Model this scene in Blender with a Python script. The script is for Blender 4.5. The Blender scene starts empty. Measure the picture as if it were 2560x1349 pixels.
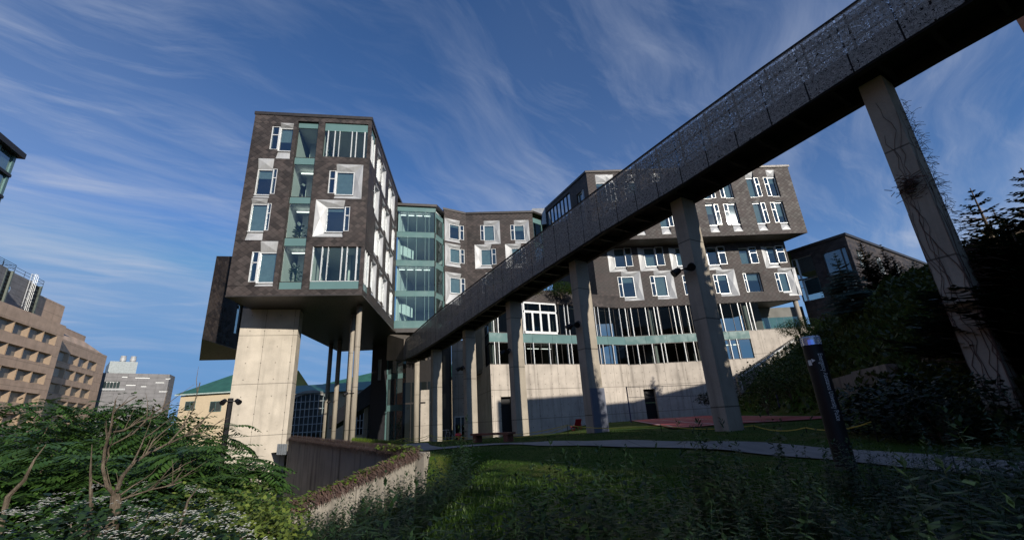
import bpy, math, random
from mathutils import Vector, Matrix
random.seed(7)
R = math.radians
C = bpy.context.scene.collection
# ------------------------------------------------------------------ camera model (pixel of the 2560x1349 photo -> world ray)
PW, PH, FOC = 2560.0, 1349.0, 1083.0
PITCH, ROLL = R(19.1), R(3.5)
_cp, _sp = math.cos(PITCH), math.sin(PITCH); _c, _s = math.cos(ROLL), math.sin(ROLL)
FW = Vector((0, _cp, _sp)); _r0 = Vector((1, 0, 0)); _u0 = Vector((0, -_sp, _cp))
RT = _c*_r0 - _s*_u0; UP = _s*_r0 + _c*_u0
def ray(px, py): return FW + RT*((px-PW/2)/FOC) - UP*((py-PH/2)/FOC)
def atz(px, py, z): r = ray(px, py); return r*(z/r.z)
def aty(px, py, y): r = ray(px, py); return r*(y/r.y)
def atd(px, py, d): r = ray(px, py); return r*(d/math.hypot(r.x, r.y))
# ------------------------------------------------------------------ mesh helpers
class MB:
    def __init__(s): s.v = []; s.f = []; s.m = []; s.smooth = False
    def poly(s, pts, mi=0):
        b = len(s.v); s.v.extend(tuple(p) for p in pts); s.f.append(tuple(range(b, b+len(pts)))); s.m.append(mi)
    def hexa(s, p, mi=0):   # 8 points: bottom 0-3 ccw, top 4-7
        b = len(s.v); s.v.extend(tuple(q) for q in p)
        for q in ((3,2,1,0),(4,5,6,7),(0,1,5,4),(1,2,6,5),(2,3,7,6),(3,0,4,7)):
            s.f.append(tuple(b+i for i in q)); s.m.append(mi)
    def box(s, x0, x1, y0, y1, z0, z1, mi=0):
        s.hexa([(x0,y0,z0),(x1,y0,z0),(x1,y1,z0),(x0,y1,z0),(x0,y0,z1),(x1,y0,z1),(x1,y1,z1),(x0,y1,z1)], mi)
    def prism(s, pts, z0, z1, mi=0, cap=True):
        n = len(pts); b = len(s.v)
        s.v.extend((p[0], p[1], z0) for p in pts); s.v.extend((p[0], p[1], z1) for p in pts)
        for i in range(n):
            j = (i+1) % n; s.f.append((b+i, b+j, b+n+j, b+n+i)); s.m.append(mi)
        if cap:
            s.f.append(tuple(b+i for i in reversed(range(n)))); s.m.append(mi)
            s.f.append(tuple(b+n+i for i in range(n))); s.m.append(mi)
    def tube(s, pts, rad, n=8, mi=0, cap=True):
        pts = [Vector(p) for p in pts]
        if not isinstance(rad, (list, tuple)): rad = [rad]*len(pts)
        b = len(s.v); ref = None
        for i, p in enumerate(pts):
            t = (pts[min(i+1, len(pts)-1)] - pts[max(i-1, 0)]).normalized()
            if ref is None: ref = Vector((1,0,0)) if abs(t.x) < .8 else Vector((0,1,0))
            a = t.cross(ref).normalized(); c = a.cross(t); ref = c if c.length > .1 else ref
            for k in range(n):
                w = 2*math.pi*k/n; s.v.append(tuple(p + (a*math.cos(w) + c*math.sin(w))*rad[i]))
        for i in range(len(pts)-1):
            for k in range(n):
                l = (k+1) % n
                s.f.append((b+i*n+k, b+i*n+l, b+(i+1)*n+l, b+(i+1)*n+k)); s.m.append(mi)
        if cap:
            s.f.append(tuple(b+k for k in reversed(range(n)))); s.m.append(mi)
            e = b+(len(pts)-1)*n; s.f.append(tuple(e+k for k in range(n))); s.m.append(mi)
    def build(s, name, mats, parent=None, loc=None, smooth=None):
        if not isinstance(mats, (list, tuple)): mats = [mats]
        if parent is not None: base = Vector(parent.get('_b', (0,0,0)))
        elif loc is not None: base = Vector(loc)
        else:
            xs = [v[0] for v in s.v]; ys = [v[1] for v in s.v]; zs = [v[2] for v in s.v]
            base = Vector(((min(xs)+max(xs))/2, (min(ys)+max(ys))/2, min(zs)))
        me = bpy.data.meshes.new(name)
        me.from_pydata([(v[0]-base.x, v[1]-base.y, v[2]-base.z) for v in s.v], [], s.f)
        for m in mats: me.materials.append(m)
        if len(mats) > 1: me.polygons.foreach_set('material_index', s.m)
        uv = me.uv_layers.new(name='UVMap'); co = s.v; data = [0.0]*(2*len(me.loops)); li = 0
        for p in me.polygons:
            n = p.normal
            if abs(n.z) > .75:
                for k in p.vertices: data[2*li] = co[k][0]; data[2*li+1] = co[k][1]; li += 1
            else:
                h = math.hypot(n.x, n.y) or 1; tx, ty = -n.y/h, n.x/h
                for k in p.vertices: data[2*li] = co[k][0]*tx + co[k][1]*ty; data[2*li+1] = co[k][2]; li += 1
        uv.data.foreach_set('uv', data)
        if smooth or s.smooth: me.polygons.foreach_set('use_smooth', [True]*len(me.polygons))
        me.update()
        o = bpy.data.objects.new(name, me); C.objects.link(o)
        o['_b'] = tuple(base)
        if parent is not None: o.parent = parent
        else: o.location = base
        return o
def tag(o, label=None, cat=None, group=None, kind=None):
    if label: o['label'] = label
    if cat: o['category'] = cat
    if group: o['group'] = group
    if kind: o['kind'] = kind
    return o
def thing(name, label, cat, loc, group=None):
    o = bpy.data.objects.new(name, None); C.objects.link(o); o.location = loc; o['_b'] = tuple(loc)
    o.empty_display_size = .3
    return tag(o, label, cat, group)
def copy_tree(o, loc, rz=0, label=None, scale=None):
    c = o.copy(); C.objects.link(c); c.location = loc; c.rotation_euler = (0, 0, rz)
    if scale: c.scale = (scale, scale, scale)
    if label: c['label'] = label
    for ch in o.children:
        d = ch.copy(); C.objects.link(d); d.parent = c
        for g in ch.children:
            e = g.copy(); C.objects.link(e); e.parent = d
    return c
class Face:   # vertical facade: origin, direction (left -> right seen from outside), n outward
    def __init__(s, a, b):
        s.o = Vector((a[0], a[1])); v = Vector((b[0]-a[0], b[1]-a[1])); s.L = v.length; s.d = v/s.L; s.n = Vector((s.d.y, -s.d.x))
    def P(s, u, n, z): q = s.o + s.d*u + s.n*n; return (q.x, q.y, z)
    def px(s, x, y, off=0.0):
        r = ray(x, y); o = s.o + s.n*off; t = (s.n.x*o.x + s.n.y*o.y)/(s.n.x*r.x + s.n.y*r.y); p = r*t
        return ((p.x-s.o.x)*s.d.x + (p.y-s.o.y)*s.d.y, p.z)
    def box(s, mb, u0, u1, n0, n1, z0, z1, mi=0):   # n1 > n0 (n1 outer)
        mb.hexa([s.P(u0,n1,z0), s.P(u1,n1,z0), s.P(u1,n0,z0), s.P(u0,n0,z0), s.P(u0,n1,z1), s.P(u1,n1,z1), s.P(u1,n0,z1), s.P(u0,n0,z1)], mi)
    def quad(s, mb, u0, u1, n, z0, z1, mi=0):
        mb.poly([s.P(u0,n,z0), s.P(u1,n,z0), s.P(u1,n,z1), s.P(u0,n,z1)], mi)
    def wall(s, mb, u0, u1, z0, z1, ops, dep=.3, mi=0, back=False, n=0.0):
        def clean(a):
            a = sorted(a); o = []
            for x in a:
                if not o or x-o[-1] > 1e-3: o.append(x)
            return o
        us = clean([u0, u1] + [min(max(v, u0), u1) for o in ops for v in o[:2]])
        zs = clean([z0, z1] + [min(max(v, z0), z1) for o in ops for v in o[2:4]])
        def isop(u, z): return any(o[0] < u < o[1] and o[2] < z < o[3] for o in ops)
        nu, nz = len(us)-1, len(zs)-1
        g = [[isop((us[i]+us[i+1])/2, (zs[j]+zs[j+1])/2) for j in range(nz)] for i in range(nu)]
        for i in range(nu):
            for j in range(nz):
                a, b, c, d = us[i], us[i+1], zs[j], zs[j+1]
                if not g[i][j]: s.quad(mb, a, b, n, c, d, mi)
                else:
                    if i == 0 or not g[i-1][j]: mb.poly([s.P(a,n,c), s.P(a,n-dep,c), s.P(a,n-dep,d), s.P(a,n,d)], mi)
                    if i == nu-1 or not g[i+1][j]: mb.poly([s.P(b,n-dep,c), s.P(b,n,c), s.P(b,n,d), s.P(b,n-dep,d)], mi)
                    if j == 0 or not g[i][j-1]: mb.poly([s.P(a,n,c), s.P(b,n,c), s.P(b,n-dep,c), s.P(a,n-dep,c)], mi)
                    if j == nz-1 or not g[i][j+1]: mb.poly([s.P(a,n-dep,d), s.P(b,n-dep,d), s.P(b,n,d), s.P(a,n,d)], mi)
# ------------------------------------------------------------------ materials
class NT:
    def __init__(s, name):
        s.m = bpy.data.materials.new(name); s.m.use_nodes = True; s.t = s.m.node_tree; s.t.nodes.clear()
        s.out = s.t.nodes.new('ShaderNodeOutputMaterial')
    def n(s, ty, ins=None, **kw):
        nd = s.t.nodes.new(ty)
        for k, v in kw.items(): setattr(nd, k, v)
        for k, v in (ins or {}).items(): s.set(nd.inputs[k], v)
        return nd
    def set(s, sock, v):
        if isinstance(v, bpy.types.NodeSocket): s.t.links.new(v, sock)
        else:
            if isinstance(v, (tuple, list)) and len(v) == 3 and sock.type == 'RGBA': v = (*v, 1)
            sock.default_value = v
    def math(s, op, a, b=0.0, c=None):
        ins = {0: a, 1: b}
        if c is not None: ins[2] = c
        return s.n('ShaderNodeMath', ins, operation=op).outputs[0]
    def uv(s):
        if not hasattr(s, '_uv'):
            s._uv = s.n('ShaderNodeUVMap', uv_map='UVMap').outputs[0]
            x = s.n('ShaderNodeSeparateXYZ', {0: s._uv}); s.u, s.v = x.outputs[0], x.outputs[1]
        return s._uv
    def pos(s): return s.n('ShaderNodeNewGeometry').outputs['Position']
    def noise(s, vec, scale, detail=4, rough=.55, dist=0.0):
        return s.n('ShaderNodeTexNoise', {'Vector': vec, 'Scale': scale, 'Detail': detail, 'Roughness': rough, 'Distortion': dist}).outputs[0]
    def map(s, vec, sc=(1,1,1), rot=(0,0,0)):
        return s.n('ShaderNodeMapping', {'Vector': vec, 'Scale': sc, 'Rotation': rot}).outputs[0]
    def ramp(s, f, a, b, ca=0.0, cb=1.0):
        return s.n('ShaderNodeMapRange', {'Value': f, 'From Min': a, 'From Max': b, 'To Min': ca, 'To Max': cb}).outputs[0]
    def mix(s, f, a, b, mode='MIX'):
        nd = s.n('ShaderNodeMix', data_type='RGBA', blend_type=mode)
        s.set(nd.inputs[0], f); s.set(nd.inputs[6], a); s.set(nd.inputs[7], b); return nd.outputs[2]
    def comb(s, x, y, z=0.0): return s.n('ShaderNodeCombineXYZ', {0: x, 1: y, 2: z}).outputs[0]
    def bump(s, h, strength=.3, dist=.02): return s.n('ShaderNodeBump', {'Height': h, 'Strength': strength, 'Distance': dist}).outputs[0]
    def rnd(s): return s.n('ShaderNodeObjectInfo').outputs['Random']
    def pbsdf(s, col, rough=.6, metal=0.0, normal=None, spec=.5, **kw):
        ins = {'Base Color': col, 'Roughness': rough, 'Metallic': metal, 'Specular IOR Level': spec}
        if normal is not None: ins['Normal'] = normal
        ins.update(kw)
        return s.n('ShaderNodeBsdfPrincipled', ins).outputs[0]
    def done(s, sh): s.t.links.new(sh, s.out.inputs[0]); return s.m
def simple(name, col, rough=.6, metal=0.0, var=.15, scale=3.0, spec=.5):
    t = NT(name); p = t.n('ShaderNodeTexCoord').outputs['Object']
    f = t.ramp(t.noise(p, scale, 5), .3, .7, 1-var, 1+var)
    c = t.mix(1.0, col, t.comb(f, f, f), 'MULTIPLY')
    r = t.ramp(t.noise(p, scale*2.3, 3), .3, .7, max(0, rough-.08), min(1, rough+.08))
    return t.done(t.pbsdf(c, r, metal, spec=spec))
def m_zinc(name, w=.62, base=(.044,.039,.038)):
    t = NT(name); t.uv()
    a = t.math('DIVIDE', t.math('ADD', t.u, t.math('MULTIPLY', t.v, 1.25)), w); b = t.math('DIVIDE', t.math('SUBTRACT', t.u, t.math('MULTIPLY', t.v, 1.25)), w)
    fa, fb = t.math('FRACT', a), t.math('FRACT', b)
    cell = t.comb(t.math('FLOOR', a), t.math('FLOOR', b))
    wn = t.n('ShaderNodeTexWhiteNoise', {'Vector': cell}, noise_dimensions='2D').outputs[0]
    grad = t.math('MULTIPLY', t.math('ADD', fa, t.math('SUBTRACT', 1.0, fb)), .5)
    fl = t.math('LESS_THAN', t.math('FRACT', t.math('DIVIDE', t.math('SUBTRACT', t.v, 11.45), 3.93)), .014)
    edge = t.math('MAXIMUM', t.math('LESS_THAN', fa, .07), t.math('GREATER_THAN', fb, .93))
    big = t.ramp(t.noise(t.uv(), .35, 5), .3, .7, .75, 1.3)
    v = t.math('MULTIPLY', big, t.ramp(wn, 0, 1, .58, 1.5))
    v = t.math('MULTIPLY', v, t.math('SUBTRACT', 1.0, t.math('MULTIPLY', edge, .45)))
    v = t.math('MULTIPLY', v, t.math('SUBTRACT', 1.0, t.math('MULTIPLY', fl, .6)))
    hue = t.mix(t.noise(t.uv(), .8, 3), base, (base[0]*1.05, base[1]*.88, base[2]*.84))
    col = t.mix(1.0, hue, t.comb(v, v, v), 'MULTIPLY')
    nrm = t.bump(t.math('SUBTRACT', grad, t.math('MULTIPLY', edge, .4)), .55, .05)
    return t.done(t.pbsdf(col, t.ramp(wn, 0, 1, .52, .72), .1, nrm, .3))
def m_concrete(name, base=(.47,.42,.355), jw=2.44, jh=3.2, tie=1.22, stain=.5, dark=.6, holes=True, z0=0.0):
    t = NT(name); t.uv()
    n1 = t.ramp(t.noise(t.uv(), .7, 6), .3, .7, .82, 1.12)
    st = t.noise(t.map(t.uv(), (1.6, .12, 1)), 1.0, 6, .6)
    st = t.ramp(st, .5, .72, 0, stain)
    fine = t.ramp(t.noise(t.uv(), 14, 3), .3, .7, .94, 1.05)
    v = t.math('MULTIPLY', t.math('MULTIPLY', n1, fine), t.math('SUBTRACT', 1.0, t.math('MULTIPLY', st, dark)))
    fu = t.math('FRACT', t.math('DIVIDE', t.u, jw)); fv = t.math('FRACT', t.math('DIVIDE', t.math('SUBTRACT', t.v, z0), jh))
    j = t.math('MAXIMUM', t.math('LESS_THAN', t.math('MULTIPLY', fu, jw), .03), t.math('LESS_THAN', t.math('MULTIPLY', fv, jh), .05))
    v = t.math('MULTIPLY', v, t.math('SUBTRACT', 1.0, t.math('MULTIPLY', j, .6)))
    h = j
    if holes:
        hu = t.math('SUBTRACT', t.math('FRACT', t.math('ADD', t.math('DIVIDE', t.u, tie), .5)), .5); hv = t.math('SUBTRACT', t.math('FRACT', t.math('ADD', t.math('DIVIDE', t.v, tie*1.2), .25)), .5)
        rr = t.math('SQRT', t.math('ADD', t.math('POWER', t.math('MULTIPLY', hu, tie), 2), t.math('POWER', t.math('MULTIPLY', hv, tie*1.2), 2)))
        hole = t.math('LESS_THAN', rr, .05); v = t.math('MULTIPLY', v, t.math('SUBTRACT', 1.0, t.math('MULTIPLY', hole, .55))); h = t.math('MAXIMUM', j, hole)
    blot = t.ramp(t.noise(t.uv(), 2.2, 5, .7), .62, .75, 0, .25)
    v = t.math('MULTIPLY', v, t.math('SUBTRACT', 1.0, blot))
    col = t.mix(1.0, base, t.comb(v, v, v), 'MULTIPLY')
    nrm = t.bump(t.math('SUBTRACT', t.noise(t.uv(), 18, 4), h), .25, .02)
    return t.done(t.pbsdf(col, .85, 0, nrm, .25))
def m_glass(name, tint=(.45,.58,.56), refl=.10, dark=None, fs=1.4):
    t = NT(name)
    lw = t.n('ShaderNodeFresnel', {'IOR': 1.5}).outputs[0]
    nrm = t.bump(t.noise(t.n('ShaderNodeTexCoord').outputs['Object'], .7, 2), .05, .04)
    gl = t.n('ShaderNodeBsdfGlossy', {'Color': (.86,.95,1,1), 'Roughness': .02, 'Normal': nrm}).outputs[0]
    if dark is not None:
        c = t.mix(t.rnd(), dark, (dark[0]*2.2, dark[1]*2.1, dark[2]*2.0))
        b = t.n('ShaderNodeBsdfDiffuse', {'Color': c}).outputs[0]
    else: b = t.n('ShaderNodeBsdfTransparent', {'Color': (*tint, 1)}).outputs[0]
    f = t.math('MINIMUM', t.math('ADD', t.math('MULTIPLY', lw, fs), refl), 1.0)
    mx = t.n('ShaderNodeMixShader', {0: f}); t.t.links.new(b, mx.inputs[1]); t.t.links.new(gl, mx.inputs[2])
    return t.done(mx.outputs[0])
def m_emit(name, col, st):
    t = NT(name); return t.done(t.n('ShaderNodeEmission', {'Color': (*col, 1), 'Strength': st}).outputs[0])
def m_leaf(name, a, b, trans=.35, rough=.5, scale=1.5):
    t = NT(name); g = t.n('ShaderNodeNewGeometry')
    f = t.noise(g.outputs['Position'], scale, 3); w = g.outputs['Random Per Island']
    c = t.mix(w, a, b); v = t.ramp(f, .3, .7, .7, 1.3); c = t.mix(1.0, c, t.comb(v, v, v), 'MULTIPLY')
    p = t.pbsdf(c, rough, 0, None, .35); tr = t.n('ShaderNodeBsdfTranslucent', {'Color': c}).outputs[0]
    mx = t.n('ShaderNodeMixShader', {0: trans}); t.t.links.new(p, mx.inputs[1]); t.t.links.new(tr, mx.inputs[2])
    return t.done(mx.outputs[0])
def m_perf(name, sc=7.0, th=.64, ca=(.28,.265,.245), cb=(.38,.36,.33)):
    t = NT(name); t.uv()
    n = t.n('ShaderNodeTexNoise', {'Vector': t.uv(), 'Scale': sc, 'Detail': .6, 'Roughness': .4, 'Distortion': .9}).outputs[0]
    band = t.math('FRACT', t.math('MULTIPLY', n, 12.0))
    gate = t.ramp(t.noise(t.uv(), 10.0, 2), .35, .65, -.2, .2)
    hole = t.math('GREATER_THAN', t.math('ADD', band, gate), th)
    fu = t.math('FRACT', t.math('DIVIDE', t.u, 1.25))
    col = t.mix(t.noise(t.uv(), 1.2, 4), ca, cb)
    p = t.pbsdf(col, .8, 0, None, .2)
    tr = t.n('ShaderNodeBsdfTransparent').outputs[0]
    mx = t.n('ShaderNodeMixShader', {0: hole}); t.t.links.new(p, mx.inputs[1]); t.t.links.new(tr, mx.inputs[2])
    return t.done(mx.outputs[0])
def m_grass(name, a, b, dry=None):
    t = NT(name); p = t.pos()
    f = t.ramp(t.noise(p, .5, 6, .65), .3, .7, 0, 1); g = t.ramp(t.noise(t.map(p, (40, 40, 40)), 1, 3), .3, .7, .5, 1.4)
    c = t.mix(f, a, b)
    if dry: c = t.mix(t.ramp(t.noise(p, .33, 6, .7), .50, .66, 0, .8), c, dry)
    c = t.mix(1.0, c, t.comb(g, g, g), 'MULTIPLY')
    return t.done(t.pbsdf(c, .9, 0, t.bump(t.noise(p, 30, 4), .8, .06), .1))
ZINC = m_zinc('zinc_shingle'); ZINCD = simple('zinc_trim', (.04,.035,.033), .45, .4)
SOFFIT = simple('soffit_metal', (.075,.062,.045), .55, .2, .12, .8)
TEAL = simple('teal_spandrel', (.105,.185,.18), .22, 0, .08, .5)
WHITE = simple('white_aluminium', (.58,.59,.59), .35, .1, .05)
def m_surround():
    t = NT('bent_metal_panel'); t.uv(); n = t.ramp(t.noise(t.map(t.uv(), (5,.5,1)), 1.2, 5, .65), .3, .7, .88, 1.08); k = t.ramp(t.noise(t.uv(), .9, 3), .35, .65, .9, 1.08)
    v = t.math('MULTIPLY', n, k)
    return t.done(t.pbsdf(t.mix(1.0, (.40,.405,.412), t.comb(v, v, v), 'MULTIPLY'), t.ramp(v, .7, 1.2, .6, .45), .12, t.bump(t.noise(t.uv(), 2.0, 3), .12, .06)))
SURR = m_surround()
GDARK = m_glass('dark_window_glass', refl=.10, dark=(.024,.036,.038))
GWIN = m_glass('window_glass', (.50,.60,.60), .11)
SKYBLIND = simple('sky_reflection_blind', (.25,.30,.31), .8, 0, .12)  # added blinds, teal tone stands for sky reflected in the panes
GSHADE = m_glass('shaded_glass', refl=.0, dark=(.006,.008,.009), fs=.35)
GTEALD = m_glass('teal_opaque_glass', refl=.2, dark=(.03,.06,.06))
GCLR = m_glass('clear_window_glass', (.66,.76,.73), .02)
GPOD = m_glass('smoked_window_glass', (.42,.46,.44), .0, None, .35)
GLINK = m_glass('teal_curtain_glass', (.66,.80,.79), .06)
CONC = m_concrete('concrete_pier', (.50,.445,.37), 2.3, 4.1, 1.15, .5, .45)
CONCW = m_concrete('concrete_wall', (.45,.40,.345), 2.6, 3.0, .9, .7, .6)
CONCP = m_concrete('concrete_pillar', (.33,.29,.235), 9.0, 3.4, .6, .75, .6, holes=False)
CONCO = m_concrete('old_concrete', (.265,.24,.205), 3.0, 9.0, 1.2, 1.0, .8, holes=False)
INTW = simple('interior_white', (.70,.73,.70), .8, 0, .04); INTD = simple('interior_grey', (.16,.16,.15), .8, 0, .2, .6)
LAMP = m_emit('lamp_strip', (1,1,.92), 2.2)
PERF = m_perf('perforated_panel'); DECK = simple('deck_steel', (.022,.02,.019), .7, .1, .25, .9)
BLACK = simple('black_metal', (.007,.007,.009), .55, 0, .15, 3, .3)
ASPH = m_concrete('path_concrete', (.24,.23,.22), 1.8, 60, 1.2, .5, .45, holes=False)
PAD = simple('grey_pad', (.11,.12,.155), .8, 0, .08)
RED = simple('red_plastic', (.6,.02,.035), .35, 0, .08)
YEL = simple('yellow_rope', (.52,.40,.06), .7); NAVY = simple('navy_paint', (.015,.02,.09), .4)
WOOD = simple('bench_wood', (.15,.055,.035), .7, 0, .3, 5)
BARK = simple('bark', (.10,.075,.055), .9, 0, .35, 9)
def m_dead():
    t = NT('dead_wood'); p = t.n('ShaderNodeTexCoord').outputs['Object']; n = t.noise(t.map(p, (60,60,9)), 1, 5, .7); k = t.noise(p, 6, 4)
    v = t.math('MULTIPLY', t.ramp(n, .3, .7, .45, 1.35), t.ramp(k, .35, .65, .7, 1.25))
    return t.done(t.pbsdf(t.mix(1.0, t.mix(k, (.085,.062,.045), (.20,.165,.125)), t.comb(v, v, v), 'MULTIPLY'), .95, 0, t.bump(n, .9, .03), .1))
DEADW = m_dead()
VINE = simple('dry_vine', (.085,.05,.04), .9, 0, .4, 6)
LSUM = m_leaf('sumac_leaf', (.035,.085,.018), (.075,.15,.03)); LYEL = m_leaf('yellow_leaf', (.30,.27,.03), (.20,.22,.03))
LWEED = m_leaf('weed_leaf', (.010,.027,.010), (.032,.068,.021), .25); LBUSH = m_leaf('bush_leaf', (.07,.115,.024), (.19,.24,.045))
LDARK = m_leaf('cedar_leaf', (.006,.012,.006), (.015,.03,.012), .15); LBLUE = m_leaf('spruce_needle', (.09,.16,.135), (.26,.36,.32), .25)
LGRN = m_leaf('bright_leaf', (.10,.17,.02), (.17,.24,.03)); LHILL = m_leaf('hill_leaf', (.028,.048,.012), (.10,.12,.03)); FLOW = simple('white_flower', (.62,.62,.56), .8, 0, .1)
LTREE = m_leaf('tree_leaf', (.025,.06,.012), (.06,.11,.02))
TAN = m_concrete('tan_precast', (.54,.385,.28), 6.0, 2.0, 1.2, .25, .3, holes=False)
TANW = simple('tan_window_panel', (.26,.215,.165), .4, 0, .08)
TANR = simple('tan_reveal', (.36,.26,.175), .8, 0, .06)
GREY = m_concrete('grey_panel', (.20,.195,.20), 2.0, 1.0, 1.2, .15, .2, holes=False)
GROOF = None
def m_seam(name, base):
    t = NT(name); t.uv(); p = t.n('ShaderNodeTexCoord').outputs['Object']; x = t.n('ShaderNodeSeparateXYZ', {0: p}).outputs[0]
    f = t.math('FRACT', t.math('DIVIDE', x, .8)); l = t.math('LESS_THAN', f, .12)
    v = t.math('SUBTRACT', t.ramp(t.noise(p, .6, 5), .3, .7, .8, 1.2), t.math('MULTIPLY', l, .35))
    return t.done(t.pbsdf(t.mix(1.0, base, t.comb(v, v, v), 'MULTIPLY'), .5, .2))
GROOF = m_seam('green_metal_roof', (.035,.125,.085)); CREAM = simple('cream_wall', (.52,.42,.29), .85, 0, .08)
BRICK = simple('brick_wall', (.16,.075,.05), .9, 0, .2, 4)
GRASS = m_grass('lawn_grass', (.022,.055,.006), (.050,.095,.012), (.11,.09,.03)); HILLG = m_grass('hill_grass', (.03,.05,.012), (.08,.09,.025))
def m_court():
    t = NT('court_surface'); p = t.pos(); v = t.ramp(t.noise(p, .8, 5), .3, .7, .8, 1.2)
    return t.done(t.pbsdf(t.mix(1.0, (.36,.05,.055), t.comb(v, v, v), 'MULTIPLY'), .8))
COURT = m_court()
# ------------------------------------------------------------------ ground
def sm(a, b, x):
    t = min(1, max(0, (x-a)/(b-a))); return t*t*(3-2*t)
def lerp(a, b, t): return a + (b-a)*t
def interp(tab, x):
    if x <= tab[0][0]: return tab[0][1]
    for (a, fa), (b, fb) in zip(tab, tab[1:]):
        if x <= b: return fa + (fb-fa)*(x-a)/(b-a)
    return tab[-1][1]
XL = [(-4,-2.2),(0,-2.4),(3,-2.8),(6.5,-3.2),(16.0,-3.25),(16.2,-3.3)]
WTOP = [(0,-2.4),(6,-2.6),(9,-2.8),(12.5,-2.8),(16.0,-2.2)]
FOOT = [(-40,10),(0,8.8),(10,11.0),(20,16.4),(30,19.6),(46,23.6),(54,24.2),(120,25)]
def lawn_z(x, y):
    z = interp([(0,-1.35),(5,-1.3),(9,-1.15),(14,-1.03),(20,-.98),(30,-.99),(37,-1.33),(43,-1.69),(60,-1.75)], y)
    z += .15*sm(0, 5, x)*sm(10, 18, y)
    z = lerp(z, -.84, sm(3, 8, x)*sm(24, 32, y))
    if y < 16.35:
        xl = interp(XL, y); z = lerp(z, interp(WTOP, y)-.10, 1-sm(0, 2.4, x-xl))
    foot = interp(FOOT, y)
    k = x - foot
    if k > 0:
        up = 10.4*(1-math.exp(-k/interp([(16,8.5),(28,5.2),(42,5.6),(54,9.0)], y)))
        z += up
    return z + .02*math.sin(x*.9+y*.5) + .015*math.sin(y*1.7-x*.4)
WA0 = Vector((-16.6, 33.2)); WE = Vector((-3.75, 16.7)); WB1 = Vector((-4.9, 8.6))
def valley_z(x, y):
    return -2.35 - .115*max(0, y-3) - .05*max(0, -x-6) + .15*math.sin(x*.8)*math.sin(y*.7)
Lc = [(-2.2,-30),(-2.2,-4),(-2.6,0),(-3.4,3),(-4.8,6.5),(-6.2,9.5),(-6.6,12.4),(-3.75,16.45),(-7,21.1),(-11,26.3),(-16.5,33.35),(-30,48),(-60,70),(-160,200),(-300,600)]
Rc = [(60,-60),(70,-40),(75,-30),(80,-18),(85,-5),(90,5),(95,15),(100,25),(105,40),(110,55),(120,75),(140,120),(180,200),(250,350),(400,600)]
def curve(cv, t, n):
    f = t*(n-1); i = min(int(f), n-2); k = f-i
    return (lerp(cv[i][0], cv[i+1][0], k), lerp(cv[i][1], cv[i+1][1], k))
def sheet(name, Lc, Rc, nu, nv, zf, mat, pw=2.6, kind='structure'):
    mb = MB(); n = len(Lc)
    for i in range(nu+1):
        a = curve(Lc, i/nu, n); b = curve(Rc, i/nu, n)
        for j in range(nv+1):
            k = (j/nv)**pw; x, y = lerp(a[0], b[0], k), lerp(a[1], b[1], k); mb.v.append((x, y, zf(x, y)))
    for i in range(nu):
        for j in range(nv):
            q = i*(nv+1)+j; mb.f.append((q, q+1, q+nv+2, q+nv+1)); mb.m.append(0)
    o = mb.build(name, mat, smooth=True); tag(o, kind=kind); return o
sheet('lawn', Lc, Rc, 168, 90, lawn_z, GRASS)
sheet('valley_ground', [(-400,-60),(-400,600)], [(8,-60),(8,600)], 120, 80, lambda x, y: valley_z(x, min(y, 45)) - .0*x, HILLG, pw=.45)
mb = MB(); mb.poly([(-6000,-6000,-14),(6000,-6000,-14),(6000,6000,-14),(-6000,6000,-14)]); tag(mb.build('far_ground', HILLG), kind='structure')
# path
def strip(name, pts, w, zoff, mat, sub=6):
    mb = MB(); P = []
    for i in range(len(pts)-1):
        p0 = pts[max(i-1,0)]; p1 = pts[i]; p2 = pts[i+1]; p3 = pts[min(i+2, len(pts)-1)]
        for k in range(sub):
            t = k/sub
            P.append(tuple(.5*((2*p1[j]) + (-p0[j]+p2[j])*t + (2*p0[j]-5*p1[j]+4*p2[j]-p3[j])*t*t + (-p0[j]+3*p1[j]-3*p2[j]+p3[j])*t**3) for j in (0,1)))
    P.append(pts[-1])
    for i, p in enumerate(P):
        a = P[max(i-1,0)]; b = P[min(i+1, len(P)-1)]; d = Vector((b[0]-a[0], b[1]-a[1])).normalized(); nn = Vector((-d.y, d.x))
        for k in range(5):
            q = Vector(p) + nn*w*(k/4-.5); mb.v.append((q.x, q.y, max(lawn_z(q.x, q.y), lawn_z(p[0], p[1])-.02)+zoff))
    for i in range(len(P)-1):
        for k in range(4): q = i*5+k; mb.f.append((q, q+1, q+6, q+5)); mb.m.append(0)
    return tag(mb.build(name, mat, smooth=True), kind='structure')
def gnd(px, py):
    z = -1.0
    for _ in range(20):
        p = atz(px, py, z); z = lawn_z(p.x, p.y)
    return p
def ground_hit(px, py, dmax=80):
    r = ray(px, py); h = math.hypot(r.x, r.y); r = r/h; d = 3
    while d < dmax:
        p = r*d
        if p.z <= lawn_z(p.x, p.y): return p
        d += .1
    return r*dmax
pp = [(-6.5,27.5)] + [tuple(ground_hit(*q).to_2d()) for q in ((1060,1124),(1280,1110),(1500,1109),(1700,1113),(1900,1122),(2100,1140))] + [(8.3,6.6),(9.2,3.5),(9.5,-2)]
PATH = pp
strip('path', pp, 1.7, .035, ASPH)
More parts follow.
